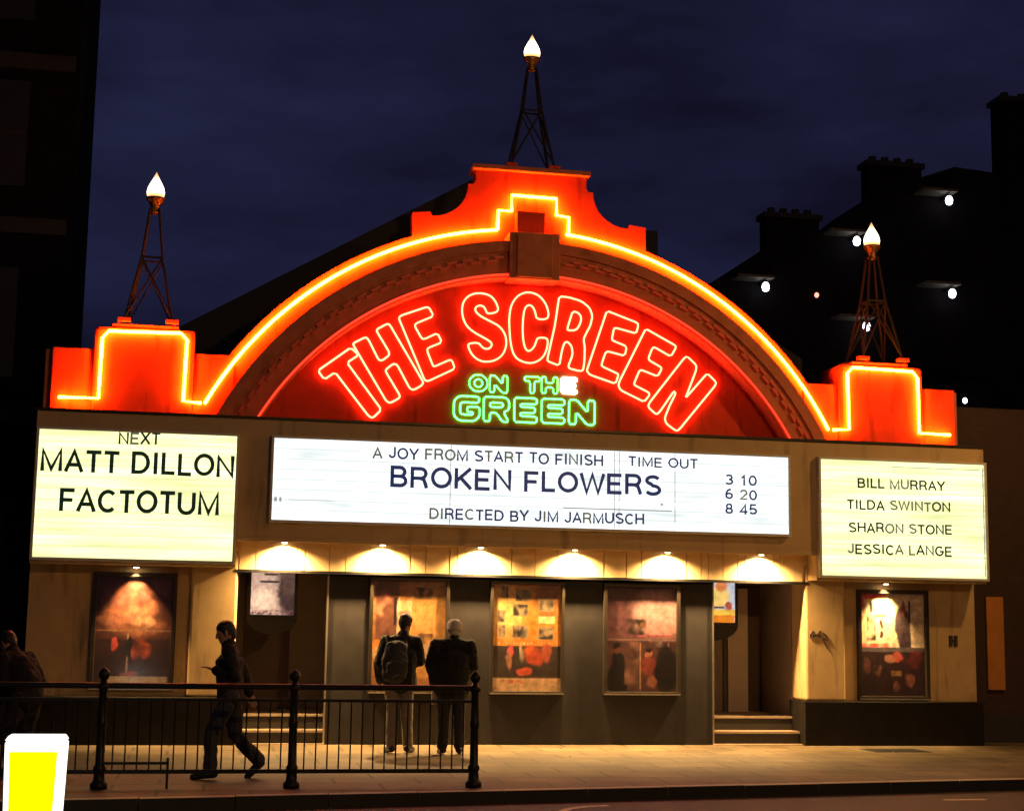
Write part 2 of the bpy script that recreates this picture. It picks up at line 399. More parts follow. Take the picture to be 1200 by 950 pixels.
# ------------------------------------------------------------------ cinema building
cin = thing('cinema_building', (0, .45, 0), 'small picture house with a big arched parapet, cream wings and charcoal ticket front', 'cinema')
def bx(name, m, *b, bevel=0, parent=cin):
    r = None
    for t in (b[0] if isinstance(b[0], list) else b if isinstance(b[0], tuple) else [b]):
        o = MB().box(*t).build(name, m, parent, bevel=bevel); r = r or o
    return r
bx('front_wall', M['charcoal'], (-2.87, 2.73, .45, .75, 0, 2.37))
# wing walls with a raised pilaster beside each entrance
for s in (-1, 1):
    def X(a, b): return (min(s*a, s*b), max(s*a, s*b))
    bx('wing_wall', M['cream'], (*X(4.76, 6.90), .45, .9, .64, 2.62))
    bx('pilaster', M['cream'], (*X(4.13, 4.757), .33, .9, .64, 2.62), bevel=.035)
    bx('plinth', M['plinth'], (*X(4.10, 6.93), .30, .93, -.01, .637), bevel=.01)
    # entrance recess
    bx('lobby_wall', M['reveal'], (*X(2.60, 4.30), 2.2, 2.35, 0, 2.75))
    bx('lobby_side_wall', M['reveal'], (*X(4.13, 4.25), .903, 2.197, 0, 2.75))
    bx('lobby_side_wall', M['reveal'], (*X(2.62, 2.72) , .753, 2.197, 0, 2.75))
    bx('lobby_ceiling', M['reveal'], (*X(2.60, 4.30), .55, 2.35, 2.755, 2.83))
    st = MB(); rs = MB(); xa, xb = X(2.735, 4.095) if s > 0 else X(2.872, 4.095)
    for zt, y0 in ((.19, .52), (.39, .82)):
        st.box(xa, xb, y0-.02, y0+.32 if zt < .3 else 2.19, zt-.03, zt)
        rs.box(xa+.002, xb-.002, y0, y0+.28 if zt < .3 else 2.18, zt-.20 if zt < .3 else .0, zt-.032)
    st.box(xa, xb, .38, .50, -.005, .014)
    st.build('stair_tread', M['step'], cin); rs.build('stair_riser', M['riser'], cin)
    d = bx('door', M['door'], (*(X(3.30, 3.98) if s < 0 else X(3.75, 4.10)), 2.14, 2.197, .392, 2.36))
    q = MB(); hx = -3.40 if s < 0 else 3.82
    q.tube([(hx, 2.08, 1.05), (hx, 2.08, 1.45)], .014); q.build('handle', M['steel'], d)
q = MB(); q.box(3.50, 3.54, 1.95, 2.0, .392, 2.72); q.box(3.56, 3.84, 2.0, 2.04, .392, 2.3)
q.build('lobby_screen', M['pale'], cin)
bx('corner_trim', M['steel'], [(-2.895, -2.872, .425, .46, 0, 2.36), (2.732, 2.752, .425, .46, 0, 2.36)])
# canopy fascia and ribbed strip under it
bx('fascia', M['fascia'], (-6.88, 6.88, 0, .95, 2.79, 4.42), bevel=.012)
bx('fascia_lip', M['fascia'], [(-4.18, 4.18, -.02, .02, 2.745, 2.80)], bevel=.006)
bx('wing_soffit', M['fascia'], [(-6.87, -4.185, .005, .93, 2.392, 2.786), (4.185, 6.87, .005, .93, 2.392, 2.786)])
q = MB(); q.box(-4.18, 4.18, .36, .75, 2.372, 2.788)
x = -4.12
rs_ = random.Random(3)
while x < 3.9:
    w_ = rs_.choice((.11, .225, .225, .34)); d_ = rs_.uniform(0, .010)
    q.box(x, x+w_-.012, .332+d_, .362, 2.374, 2.786); x += w_
q.build('ribbed_strip', M['strip'], cin)
bx('shadow_strip', M['black'], (-4.18, 4.18, .325, .445, 2.335, 2.370))  # black strip standing in for the shadow line below the cladding
bx('canopy_edge', M['frame'], (-6.90, 6.90, -.025, .98, 4.422, 4.455))
# parapet: arch wall with scrolled crown, pedestals and shoulders
CZ = 2.22
def arch_x(r, z): return math.sqrt(r*r-(z-CZ)**2)
RO = 5.42
out = []
a1 = math.acos(1.79/RO); a_spring = math.asin((4.456-CZ)/RO)
right = poly_arc(0, CZ, RO, a_spring, a1, 40)
right += [(1.79, 7.70), (1.53, 7.73), (1.50, 7.665)]
for i in range(9):
    t = i/8; a = R(-85) - t*R(88)
    right.append((1.47 + .03 - .50*math.sin(math.pi/2*t)*1.08, 7.665 + .53*(1-math.cos(math.pi/2*t))))
right += [(.88, 8.20), (.85, 8.26), (.85, 8.42)]
outer = right + [(-x, z) for x, z in reversed(right)]
q = MB(); q.prism(outer, .75, 1.05); q.build('parapet_wall', M['parapet'], cin)
bx('crown_coping', M['arch'], (-.90, .90, .67, 1.12, 8.422, 8.50), bevel=.01)
for s in (-1, 1):
    for a, b in ((4.30, 4.86), (6.245, 6.80)):
        x0, x1 = sorted((s*a, s*b)); MB().box(x0, x1, .72, 1.02, 4.457, 5.415).build('parapet_shoulder', M['parapet'], cin, bevel=.01)
bx('parapet_end', M['arch'], [(-6.90, -6.803, .85, 1.1, 4.457, 5.40), (6.803, 6.90, .85, 1.1, 4.457, 5.40)])
for s in (-1, 1):
    x0, x1 = sorted((s*4.863, s*6.242))
    q = MB(); q.box(x0, x1, .65, 1.42, 4.457, 5.735); q.build('pedestal', M['parapet'], cin, bevel=.05)
    q = MB(); c = (x0+x1)/2
    q.box(c-.46, c+.46, .70, 1.36, 5.737, 5.79); q.build('pedestal_cap', M['parapet'], cin, bevel=.008)
# arch moulding (archivolt)
RA, RI = 5.07, 4.52
def ring(r0, r1, y0, y1, zb, name, m, n=72, parent=cin):
    aa = math.asin((zb-CZ)/r0); ab = math.asin((zb-CZ)/r1)
    o_ = poly_arc(0, CZ, r1, ab, math.pi-ab, n); i_ = poly_arc(0, CZ, r0, math.pi-aa, aa, n)
    return MB().prism(o_ + i_, y0, y1).build(name, m, parent)
ring(RI, RA, .42, .748, 4.456, 'arch_moulding', M['arch'])
ring(4.90, 5.065, .385, .418, 4.456, 'arch_moulding_step', M['arch'])
ring(RI+.004, RI+.06, .395, .418, 4.456, 'arch_inner_bead', M['archred'])
q = MB(); n = 44
for i in range(n):
    for rr, off in ((4.835, 0), (4.785, .5)):
        a0 = R(28) + (R(180)-2*R(28))*(i+off)/n; a1_ = a0 + R(1.75)
        if abs(math.degrees((a0+a1_)/2)-90) < 5.4: continue
        l = poly_arc(0, CZ, rr, a0, a1_, 3) + poly_arc(0, CZ, rr-.036, a1_, a0, 3)
        q.prism(l, .385, .419)
q.build('dentil_bead', M['archred'], cin)
q = MB(); q.box(-.40, .36, .34, .80, 6.70, 7.40); q.box(-.29, .25, .30, .345, 6.72, 7.39); q.build('keystone', M['arch'], cin, bevel=.012)
q = MB(); q.box(-.25, .18, .56, .80, 7.402, 7.78); q.build('keystone_block', M['parapet'], cin, bevel=.012)
# tympanum board behind the neon letters
al = math.asin((4.456-CZ)/(RI+.1))
q = MB(); q.prism(poly_arc(0, CZ, RI+.1, al, math.pi-al, 48), .80, .83); q.build('tympanum_board', M['board'], cin)
for i in range(1, 7):
    jx = -3.9+i*1.12
    MB().box(jx, jx+.015, .796, .799, 4.46, CZ+math.sqrt(max(0, (RI-.02)**2-jx**2))).build('board_joint', M['black'], cin)
# auditorium behind
q = MB(); prof = [(-5.6, 0), (-5.6, 6.15), (-.1, 9.40), (.6, 9.40), (5.6, 6.4), (5.6, 0)]
q.prism(prof, 4.0, 16.0); q.build('auditorium', M['roof'], cin)
bx('chimney', M['roof'], (2.72, 2.98, 4.1, 4.5, 8.0, 8.58))
bx('flat_roof', M['roof'], (-6.86, 6.86, .98, 4.0, 4.2, 4.40))
bx('side_wall', M['flats'], [(-6.86, -6.6, .95, 9, 0, 4.19), (6.6, 6.86, .95, 9, 0, 4.19)])
# graffiti and a little plaque on the right wing
q = MB()
def scrib(pts): q.tube([(x, .326, z) for x, z in pts], .009, 5)
scrib([(4.20, 1.60), (4.24, 1.66), (4.29, 1.62), (4.25, 1.57), (4.31, 1.60), (4.36, 1.67), (4.33, 1.58), (4.40, 1.63), (4.45, 1.60), (4.48, 1.52), (4.40, 1.55), (4.44, 1.46), (4.47, 1.40)])
scrib([(4.19, 1.58), (4.28, 1.60), (4.38, 1.57)])
g = q.build('graffiti', M['ink'], cin); g['label'] = 'scribbled dark graffiti tag on the cream pilaster'
bx('plaque', M['ink'], [(6.47, 6.52, .425, .449, 1.46, 1.62), (6.55, 6.60, .425, .449, 1.46, 1.62), (6.50, 6.57, .43, .448, 1.52, 1.56)])
bx('wall_joint', M['fascia'], [(-6.285, -6.27, .444, .449, .64, 2.39), (6.27, 6.285, .444, .449, .64, 2.39)])

# ------------------------------------------------------------------ neon outlines of the parapet
no = thing('neon_outline', (0, .62, 4.7), 'glowing amber neon tube tracing the arch, both pedestals and the stepped crown', 'neon light')
NR, YN, NP = 5.305, .697, .602
def dense(p, step=.08):
    o = []
    for a, b in zip(p[:-1], p[1:]):
        a, b = Vector(a), Vector(b); k = max(1, int((b-a).length/step))
        o += [tuple(a+(b-a)*i/k) for i in range(k)]
    return o + [tuple(p[-1])]
aS = math.asin((4.70-CZ)/NR)
for s in (-1, 1):
    ped = [(6.68, NP+.06, 4.70), (6.14, NP, 4.70), (6.13, NP, 5.55), (6.05, NP, 5.655), (5.06, NP, 5.675), (4.97, NP, 5.585), (4.985, NP, 4.71), (4.74, NP+.05, 4.70)]
    q = MB(); q.tube([(s*x, y, z) for x, y, z in ped], .021, 8); q.build('pedestal_tube', M['neon_y'], no, smooth=True)
    p = [(s*x, YN, z) for x, z in poly_arc(0, CZ, NR, aS, math.acos(.53/NR), 60)]
    q = MB(); q.tube(p, .021, 8); q.build('arch_tube', M['neon_y'], no, smooth=True)
cr_ = [(-.52, YN, 7.50), (-.51, YN, 7.80), (-.31, YN, 7.805), (-.31, YN, 8.05), (.38, YN, 8.04), (.38, YN, 7.785), (.57, YN, 7.765), (.57, YN, 7.49)]
q = MB(); q.tube(cr_, .021, 8); q.build('crown_tube', M['neon_y'], no, smooth=True)
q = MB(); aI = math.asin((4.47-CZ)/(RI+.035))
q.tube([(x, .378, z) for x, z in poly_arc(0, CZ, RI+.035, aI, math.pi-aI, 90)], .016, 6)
tag(q.build('edge_glow_strip', M['glow_arch'], smooth=True, org=(0, .385, 4.47)), 'thin dim red gleam drawn as a glowing line along the inner edge of the arch', 'neon light')

# ------------------------------------------------------------------ red neon letters
LET = {
'T': [(-3.112, 5.252), (-2.650, 5.612), (-2.529, 5.510), (-2.697, 5.389), (-2.178, 4.725), (-2.299, 4.597), (-2.362, 4.624), (-2.863, 5.240), (-3.015, 5.127)],
'H': [(-2.612, 5.681), (-2.439, 5.779), (-2.396, 5.745), (-2.241, 5.454), (-2.189, 5.444), (-2.089, 5.525), (-2.091, 5.581), (-2.281, 5.875), (-2.272, 5.907), (-2.125, 5.994), (-2.089, 5.977), (-1.574, 5.151), (-1.604, 5.102), (-1.720, 5.032), (-1.776, 5.058), (-1.968, 5.396), (-2.027, 5.405), (-2.130, 5.315), (-2.129, 5.280), (-1.915, 4.945), (-1.923, 4.905), (-2.054, 4.827), (-2.111, 4.853), (-2.612, 5.650)],
'E1': [(-1.962, 6.085), (-1.932, 6.125), (-1.561, 6.272), (-1.512, 6.262), (-1.449, 6.144), (-1.714, 6.016), (-1.720, 5.973), (-1.614, 5.798), (-1.573, 5.795), (-1.384, 5.894), (-1.315, 5.758), (-1.521, 5.665), (-1.532, 5.621), (-1.437, 5.397), (-1.408, 5.399), (-1.195, 5.505), (-1.159, 5.495), (-1.115, 5.377), (-1.510, 5.171), (-1.559, 5.188)],
'S': [(-0.471, 6.263), (-0.511, 6.396), (-0.597, 6.500), (-0.745, 6.533), (-0.890, 6.508), (-0.997, 6.417), (-1.031, 6.292), (-1.016, 6.147), (-0.953, 6.017), (-0.830, 5.926), (-0.646, 5.839), (-0.565, 5.783), (-0.584, 5.720), (-0.643, 5.688), (-0.717, 5.714), (-0.767, 5.784), (-0.924, 5.764), (-0.923, 5.703), (-0.859, 5.586), (-0.750, 5.511), (-0.640, 5.499), (-0.508, 5.531), (-0.399, 5.621), (-0.346, 5.770), (-0.368, 5.926), (-0.455, 6.044), (-0.590, 6.109), (-0.738, 6.175), (-0.824, 6.243), (-0.832, 6.304), (-0.777, 6.343), (-0.705, 6.335), (-0.671, 6.276), (-0.646, 6.217)],
'C': [(0.267, 6.189), (0.286, 6.280), (0.239, 6.426), (0.138, 6.543), (0.015, 6.586), (-0.109, 6.573), (-0.218, 6.498), (-0.297, 6.358), (-0.318, 6.162), (-0.308, 5.991), (-0.293, 5.821), (-0.253, 5.652), (-0.179, 5.559), (-0.043, 5.512), (0.079, 5.522), (0.201, 5.602), (0.261, 5.727), (0.279, 5.863), (0.251, 5.910), (0.123, 5.903), (0.103, 5.866), (0.075, 5.767), (0.003, 5.689), (-0.058, 5.711), (-0.097, 5.831), (-0.113, 6.026), (-0.103, 6.222), (-0.081, 6.346), (-0.019, 6.399), (0.043, 6.366), (0.081, 6.281), (0.099, 6.180)],
'R': [(0.441, 6.548), (0.586, 6.544), (0.786, 6.494), (0.911, 6.402), (0.957, 6.280), (0.926, 6.130), (0.865, 6.016), (0.821, 5.915), (0.842, 5.806), (0.839, 5.585), (0.821, 5.449), (0.772, 5.430), (0.610, 5.463), (0.592, 5.499), (0.657, 5.673), (0.643, 5.796), (0.581, 5.866), (0.531, 5.851), (0.495, 5.740), (0.454, 5.497), (0.275, 5.557), (0.275, 5.606), (0.380, 6.101)],
'E2': [(1.180, 6.370), (1.660, 6.210), (1.668, 6.160), (1.636, 6.047), (1.320, 6.116), (1.290, 6.102), (1.259, 5.940), (1.284, 5.916), (1.493, 5.841), (1.461, 5.696), (1.198, 5.752), (1.159, 5.725), (1.099, 5.538), (1.124, 5.514), (1.362, 5.416), (1.362, 5.391), (1.320, 5.266), (0.925, 5.383), (0.875, 5.441), (0.899, 5.516)],
'E3': [(1.787, 6.129), (2.258, 5.892), (2.258, 5.855), (2.181, 5.722), (1.927, 5.851), (1.890, 5.836), (1.832, 5.685), (1.840, 5.648), (2.035, 5.547), (2.030, 5.509), (1.974, 5.408), (1.726, 5.494), (1.689, 5.480), (1.606, 5.279), (1.622, 5.256), (1.841, 5.155), (1.849, 5.119), (1.766, 5.012), (1.402, 5.172), (1.363, 5.244), (1.387, 5.319)],
'N': [(2.436, 5.740), (2.585, 5.610), (2.577, 5.523), (2.441, 5.170), (2.411, 5.099), (2.488, 5.184), (2.756, 5.494), (2.897, 5.364), (2.884, 5.313), (2.309, 4.611), (2.259, 4.596), (2.107, 4.701), (2.087, 4.785), (2.157, 4.960), (2.259, 5.162), (2.232, 5.198), (2.005, 4.867), (1.955, 4.829), (1.829, 4.934), (1.842, 4.996), (2.385, 5.700)],
}
RIN = [(0.650, 6.332), (0.737, 6.318), (0.789, 6.247), (0.764, 6.134), (0.703, 6.045), (0.579, 6.038), (0.571, 6.067), (0.614, 6.212)]
def chaikin(p, k=1, cut=.25):
    for _ in range(k):
        o = []
        for i in range(len(p)):
            a, b = Vector(p[i]), Vector(p[(i+1) % len(p)])
            d = (b-a).length; c = min(cut, .03/max(d, 1e-6)) if cut < .25 else .25
            o += [tuple(a+(b-a)*c), tuple(b+(a-b)*c)]
        p = o
    return p
def outline3(p, y): return [(x, y, z) for x, z in p]
def resample(p, step=.05):
    o = []
    for i in range(len(p)):
        a, b = Vector(p[i]), Vector(p[(i+1) % len(p)]); k = max(1, round((b-a).length/step))
        o += [tuple(a+(b-a)*j/k) for j in range(k)]
    return o
ns = thing('neon_sign', (0, .7, 5.4), 'THE SCREEN in big fanned red neon outline letters on the maroon board', 'neon sign')
for key, pl in LET.items():
    rnd = key in 'SCR'
    p = chaikin(pl, 2) if rnd and key != 'R' else chaikin(pl, 1, .2)
    holes = [chaikin(RIN, 1)] if key == 'R' else []
    lt = MB().prism(p, .775, .797, holes).build('letter', M['face'], ns)
    q = MB(); q.tube(outline3(p, .718), .0135, 6, closed=True)
    for h in holes: q.tube(outline3(h, .718), .0135, 6, closed=True)
    q.build('neon_tube', M['neon_r'], lt, smooth=True, org=ns['_org'])

# green ON THE / GREEN: double line letters built from fat strokes
GL = {
 'O': [[(.28,0),(.72,0),(1,.3),(1,.7),(.72,1),(.28,1),(0,.7),(0,.3)], [(.40,.27),(.60,.27),(.72,.4),(.72,.6),(.60,.73),(.40,.73),(.28,.6),(.28,.4)]],
 'N': [[(0,0),(.27,0),(.27,.52),(.70,0),(1,0),(1,1),(.73,1),(.73,.48),(.30,1),(0,1)]],
 'T': [[(.36,0),(.64,0),(.64,.73),(1,.73),(1,1),(0,1),(0,.73),(.36,.73)]],
 'H': [[(0,0),(.27,0),(.27,.37),(.73,.37),(.73,0),(1,0),(1,1),(.73,1),(.73,.63),(.27,.63),(.27,1),(0,1)]],
 'E': [[(0,0),(1,0),(1,.25),(.28,.25),(.28,.39),(.92,.39),(.92,.62),(.28,.62),(.28,.75),(1,.75),(1,1),(0,1)]],
 'G': [[(.2,0),(.8,0),(1,.2),(1,.58),(.52,.58),(.52,.36),(.74,.36),(.74,.25),(.32,.25),(.24,.33),(.24,.67),(.32,.75),(.97,.75),(.97,1),(.2,1),(0,.8),(0,.2)]],
 'R': [[(0,0),(.25,0),(.25,.36),(.50,.36),(.74,0),(1,0),(.78,.38),(1,.52),(1,.86),(.84,1),(0,1)], [(.25,.58),(.70,.58),(.76,.64),(.76,.72),(.70,.77),(.25,.77)]],
}
gs = thing('neon_sign', (0, .74, 5.0), 'ON THE GREEN in small green neon letters below the red ones', 'neon sign')
CELLS = [('O', -.892, -.624, 5.060, 5.304), ('N', -.588, -.322, 5.055, 5.306), ('T', -.063, .166, 5.070, 5.315), ('H', .194, .436, 5.078, 5.322), ('E*', .488, .727, 5.088, 5.328),
         ('G', -1.115, -.731, 4.617, 4.980), ('R', -.672, -.292, 4.624, 4.987), ('E', -.214, .126, 4.630, 4.992), ('E', .199, .543, 4.634, 4.996), ('N', .615, 1.007, 4.632, 4.998)]
for key, x0, x1, z0, z1 in CELLS:
    loops = [[(x0+u*(x1-x0), z0+v*(z1-z0)) for u, v in l] for l in GL[key[0]]]
    lt = MB().prism(loops[0], .775, .797, loops[1:]).build('letter', M['gface'], gs)
    q = MB()
    for l in loops: q.tube(outline3(chaikin(l, 1, .2), .735), .0098 if z0 < 4.9 else .0080, 6, closed=True)
    if '*' in key: q.tube([(x0+.14*(x1-x0), .730, z0+.02), (x0+.14*(x1-x0), .722, z1-.02)], .014, 6)
    if '*' in key:
        for v in (.12, .5, .88): q.tube([(x0+.14*(x1-x0), .730, z0+v*(z1-z0)), (x1-.02, .730, z0+v*(z1-z0))], .013, 6)
        lt['label'] = 'last letter E of THE glowing far brighter than the rest'
    q.build('neon_tube', M['neon_w' if '*' in key else 'neon_g'], lt, smooth=True, org=gs['_org'])

# ------------------------------------------------------------------ marquee light boxes
def _arc(cx, cy, rx, ry, a0, a1, n=12): return [(cx+rx*math.cos(R(a0+(a1-a0)*i/n)), cy+ry*math.sin(R(a0+(a1-a0)*i/n))) for i in range(n+1)]
_S = _arc(.37, .745, .27, .185, 25, 270, 14)[:-1] + _arc(.37, .275, .30, .205, 90, -155, 14)
GLY = {   # stroke letters, cap height 1 (centre lines run from .07 to .93): (advance, strokes)
 'A': (.78, [[(.04,.0),(.39,.93),(.74,.0)], [(.16,.32),(.62,.32)]]),
 'B': (.74, [[(.40,.93),(.09,.93),(.09,.07),(.44,.07)] + _arc(.44,.29,.22,.22,-90,90,10) + [(.09,.51)], [(.40,.93)] + _arc(.42,.72,.19,.21,90,-90,10)]),
 'C': (.80, [_arc(.43,.5,.35,.43,45,315,22)]),
 'D': (.80, [[(.36,.93),(.09,.93),(.09,.07),(.36,.07)] + _arc(.36,.5,.36,.43,-90,90,16)]),
 'E': (.70, [[(.65,.93),(.09,.93),(.09,.07),(.66,.07)], [(.09,.51),(.60,.51)]]),
 'F': (.66, [[(.63,.93),(.09,.93),(.09,0)], [(.09,.50),(.56,.50)]]),
 'G': (.84, [_arc(.43,.5,.35,.43,45,345,22) + [(.77,.46),(.46,.46)]]),
 'H': (.80, [[(.09,0),(.09,1)], [(.71,0),(.71,1)], [(.09,.51),(.71,.51)]]),
 'I': (.30, [[(.15,0),(.15,1)]]),
 'J': (.60, [[(.49,1),(.49,.30)] + _arc(.28,.30,.21,.23,0,-180,10)]),
 'K': (.76, [[(.09,0),(.09,1)], [(.70,1),(.10,.38)], [(.27,.55),(.72,0)]]),
 'L': (.62, [[(.09,1),(.09,.07),(.60,.07)]]),
 'M': (.94, [[(.09,0),(.09,.95),(.47,.08),(.85,.95),(.85,0)]]),
 'N': (.80, [[(.09,0),(.09,.93),(.71,.07),(.71,1)]]),
 'O': (.88, [_arc(.44,.5,.37,.43,0,360,28)]),
 'R': (.78, [[(.09,0),(.09,.93),(.44,.93)] + _arc(.44,.70,.22,.23,90,-90,10) + [(.09,.47)], [(.44,.47),(.58,.40),(.64,.22),(.70,0)]]),
 'S': (.74, [_S]),
 'T': (.68, [[(.02,.93),(.66,.93)], [(.34,.93),(.34,0)]]),
 'U': (.80, [[(.09,1),(.09,.38)] + _arc(.40,.38,.31,.31,180,360,12) + [(.71,1)]]),
 'W': (1.06, [[(.03,1),(.28,.05),(.53,.95),(.78,.05),(1.03,1)]]),
 'X': (.74, [[(.04,0),(.70,1)], [(.04,1),(.70,0)]]),
 'Y': (.74, [[(.02,1),(.37,.42),(.72,1)], [(.37,.42),(.37,0)]]),
 '0': (.66, [_arc(.33,.5,.25,.43,0,360,22)]), '1': (.50, [[(.08,.74),(.28,.95),(.28,0)]]),
 '2': (.66, [_arc(.33,.68,.24,.25,170,-30,12) + [(.09,.07),(.60,.07)]]),
 '3': (.66, [_arc(.31,.725,.22,.205,150,-90,12) , _arc(.31,.295,.25,.225,90,-150,12)]),
 '4': (.66, [[(.46,0),(.46,.95),(.06,.27),(.63,.27)]]), '5': (.66, [[(.56,.93),(.15,.93),(.11,.50)] + _arc(.32,.32,.26,.25,120,-150,12)]),
 '6': (.66, [_arc(.34,.31,.24,.24,0,360,18), _arc(.40,.36,.30,.57,178,75,8)]), '8': (.66, [_arc(.33,.72,.20,.21,0,360,16), _arc(.33,.29,.24,.22,0,360,18)]),
}
def text_mesh(name, body, x0, x1, z0, z1, y, m, parent, skew=0, faded=(), weight=0, jitter=.008):
    """separate plastic letters clipped on the rails, drawn as flat strokes"""
    rnd = random.Random(body); org = parent['_org']; W_ = .175 + weight*4; sp = .10; pos = 0; spots = []
    for i, ch in enumerate(body):
        if ch == ' ': pos += .42; continue
        spots.append((i, ch, pos)); pos += GLY[ch][0] + sp
    k = (x1-x0)/(pos-sp); H = z1-z0; q = MB()
    wx = W_*min(k, H)/2
    for i, ch, p0 in spots:
        dz = rnd.uniform(-jitter, jitter); rot = rnd.uniform(-.012, .012); layer = 0
        for st in GLY[ch][1]:
            P = [Vector((x0+(p0+u)*k, z0+v*H+dz+rot*u*k)) for u, v in st]
            P = [p_ for a_, p_ in enumerate(P) if a_ == 0 or (p_-P[a_-1]).length > 1e-4]
            closed = (P[0]-P[-1]).length < 1e-4
            if closed: P = P[:-1]
            n = len(P); L, Rr = [], []
            for a in range(n):
                d1 = (P[a]-P[a-1]) if (closed or a > 0) else (P[a+1]-P[a]); d2 = (P[(a+1) % n]-P[a]) if (closed or a < n-1) else d1
                d1.normalize(); d2.normalize(); n1 = Vector((-d1.y, d1.x)); n2 = Vector((-d2.y, d2.x)); mm = n1+n2
                if mm.length < 1e-3: mm = n1.copy()
                mm.normalize(); f = min(1.9, 1/max(.3, mm.dot(n1)))*wx
                L.append(P[a]+mm*f); Rr.append(P[a]-mm*f)
            yy = y-.0012*layer; layer += 1; b = len(q.v)
            for a in range(n):
                for pt, yv in ((L[a], yy), (Rr[a], yy), (Rr[a], yy+.008), (L[a], yy+.008)): q.v.append((pt.x, yv, pt.y))
            mi = 1 if i in faded else 0
            for a in range(n if closed else n-1):
                c = (a+1) % n
                for e in range(4): q.f.append((b+a*4+e, b+a*4+(e+1) % 4, b+c*4+(e+1) % 4, b+c*4+e)); q.m.append(mi)
            if not closed:
                q.f.append((b, b+1, b+2, b+3)); q.m.append(mi); e = b+(n-1)*4; q.f.append((e+3, e+2, e+1, e)); q.m.append(mi)
    return q.build(name, [m, M['fade']], parent)
def lightbox(x0, x1, z0, z1, mp_, mr, label, rows, joints=(), dy=-.10):
    t = thing('marquee_sign', ((x0+x1)/2, dy, z0), label, 'marquee sign')
    f = .035
    q = MB()
    q.box(x0, x1, dy, -.003, z1-f, z1); q.box(x0, x1, dy, -.003, z0, z0+f)
    q.box(x0, x0+f, dy, -.003, z0+f, z1-f); q.box(x1-f, x1, dy, -.003, z0+f, z1-f)
    q.build('frame', M['lightbox'], t, bevel=.004)
    q = MB(); q.box(x0+f, x1-f, dy+.03, dy+.05, z0+f, z1-f); q.build('panel', mp_, t)
    q = MB(); n = rows
    for i in range(1, n): z = z0+f+(z1-z0-2*f)*i/n; q.box(x0+f+.004, x1-f-.004, dy+.022, dy+.029, z-.007, z+.007)
    q.build('letter_rail', mr, t)
    if joints:
        q = MB()
        for x in joints: q.box(x-.004, x+.004, dy+.017, dy+.0215, z0+f+.005, z1-f-.005)
        q.build('panel_joint', M['lightbox'], t)
    return t
YL = -.095
LB1 = lightbox(-6.86, -4.195, 2.425, 4.195, M['lb_y'], M['rail_y'], 'yellowish backlit sign on the left wing announcing the next film', 11)
text_mesh('lettering', 'NEXT', -5.80, -5.25, 4.00, 4.16, YL, M['letter'], LB1, skew=-.01, faded=[1])
text_mesh('lettering', 'MATT DILLON', -6.79, -4.25, 3.60, 3.895, YL, M['letter'], LB1, skew=0)
text_mesh('lettering', 'FACTOTUM', -6.52, -4.43, 3.075, 3.375, YL, M['letter'], LB1, skew=0)
LB2 = lightbox(-3.76, 3.76, 3.005, 4.195, M['lb_w'], M['rail_w'], 'long white backlit sign in the middle of the canopy with the film title', 8, (-1.27, 1.10, 1.17, 2.0))
text_mesh('lettering', 'A JOY FROM START TO FINISH', -2.37, .93, 3.935, 4.09, YL, M['bluelet'], LB2, faded=[0, 6, 7, 8, 12, 14, 22])
text_mesh('lettering', 'TIME OUT', 1.30, 2.34, 3.945, 4.085, YL, M['bluelet'], LB2)
text_mesh('lettering', 'BROKEN FLOWERS', -2.12, 1.79, 3.54, 3.83, YL, M['bluelet'], LB2)
text_mesh('lettering', 'DIRECTED BY JIM JARMUSCH', -1.56, 1.54, 3.115, 3.265, YL, M['bluelet'], LB2, faded=[0, 1, 4, 13, 15, 18])
for i, (tx, za) in enumerate((('3 10', 3.735), ('6 20', 3.525), ('8 45', 3.315))):
    text_mesh('lettering', tx, 2.75, 3.24, za, za+.145, YL, M['bluelet'], LB2, faded=[2] if i == 1 else [])
q = MB(); q.box(.35, 1.95, -.092, -.088, 3.315, 3.332); q.box(-3.70, -3.66, -.092, -.088, 3.29, 3.35); q.box(-3.63, -3.60, -.092, -.088, 3.29, 3.35); q.box(-3.5, -2.9, -.092, -.088, 3.315, 3.322); q.box(1.78, 1.82, -.092, -.088, 3.40, 3.43)
q.build('stained_rail', M['stain'], LB2)
LB3 = lightbox(4.195, 6.87, 2.425, 4.195, M['lb_y'], M['rail_y'], 'yellowish backlit sign on the right wing listing four actors', 11)
for tx, a, b, z, fd in (('BILL MURRAY', 4.80, 6.19, 3.755, [5, 6]), ('TILDA SWINTON', 4.63, 6.27, 3.435, [6, 7, 8, 9, 10]), ('SHARON STONE', 4.65, 6.29, 3.10, [4, 5, 7]), ('JESSICA LANGE', 4.63, 6.28, 2.785, [0, 6, 8, 10])):
    text_mesh('lettering', tx, a, b, z, z+.142, YL, M['letter'], LB3, faded=fd)
q = MB(); q.box(5.35, 6.75, -.094, -.088, 4.075, 4.085); q.box(6.80, 6.815, -.094, -.088, 2.5, 4.1); q.build('stained_rail', M['stain'], LB3)

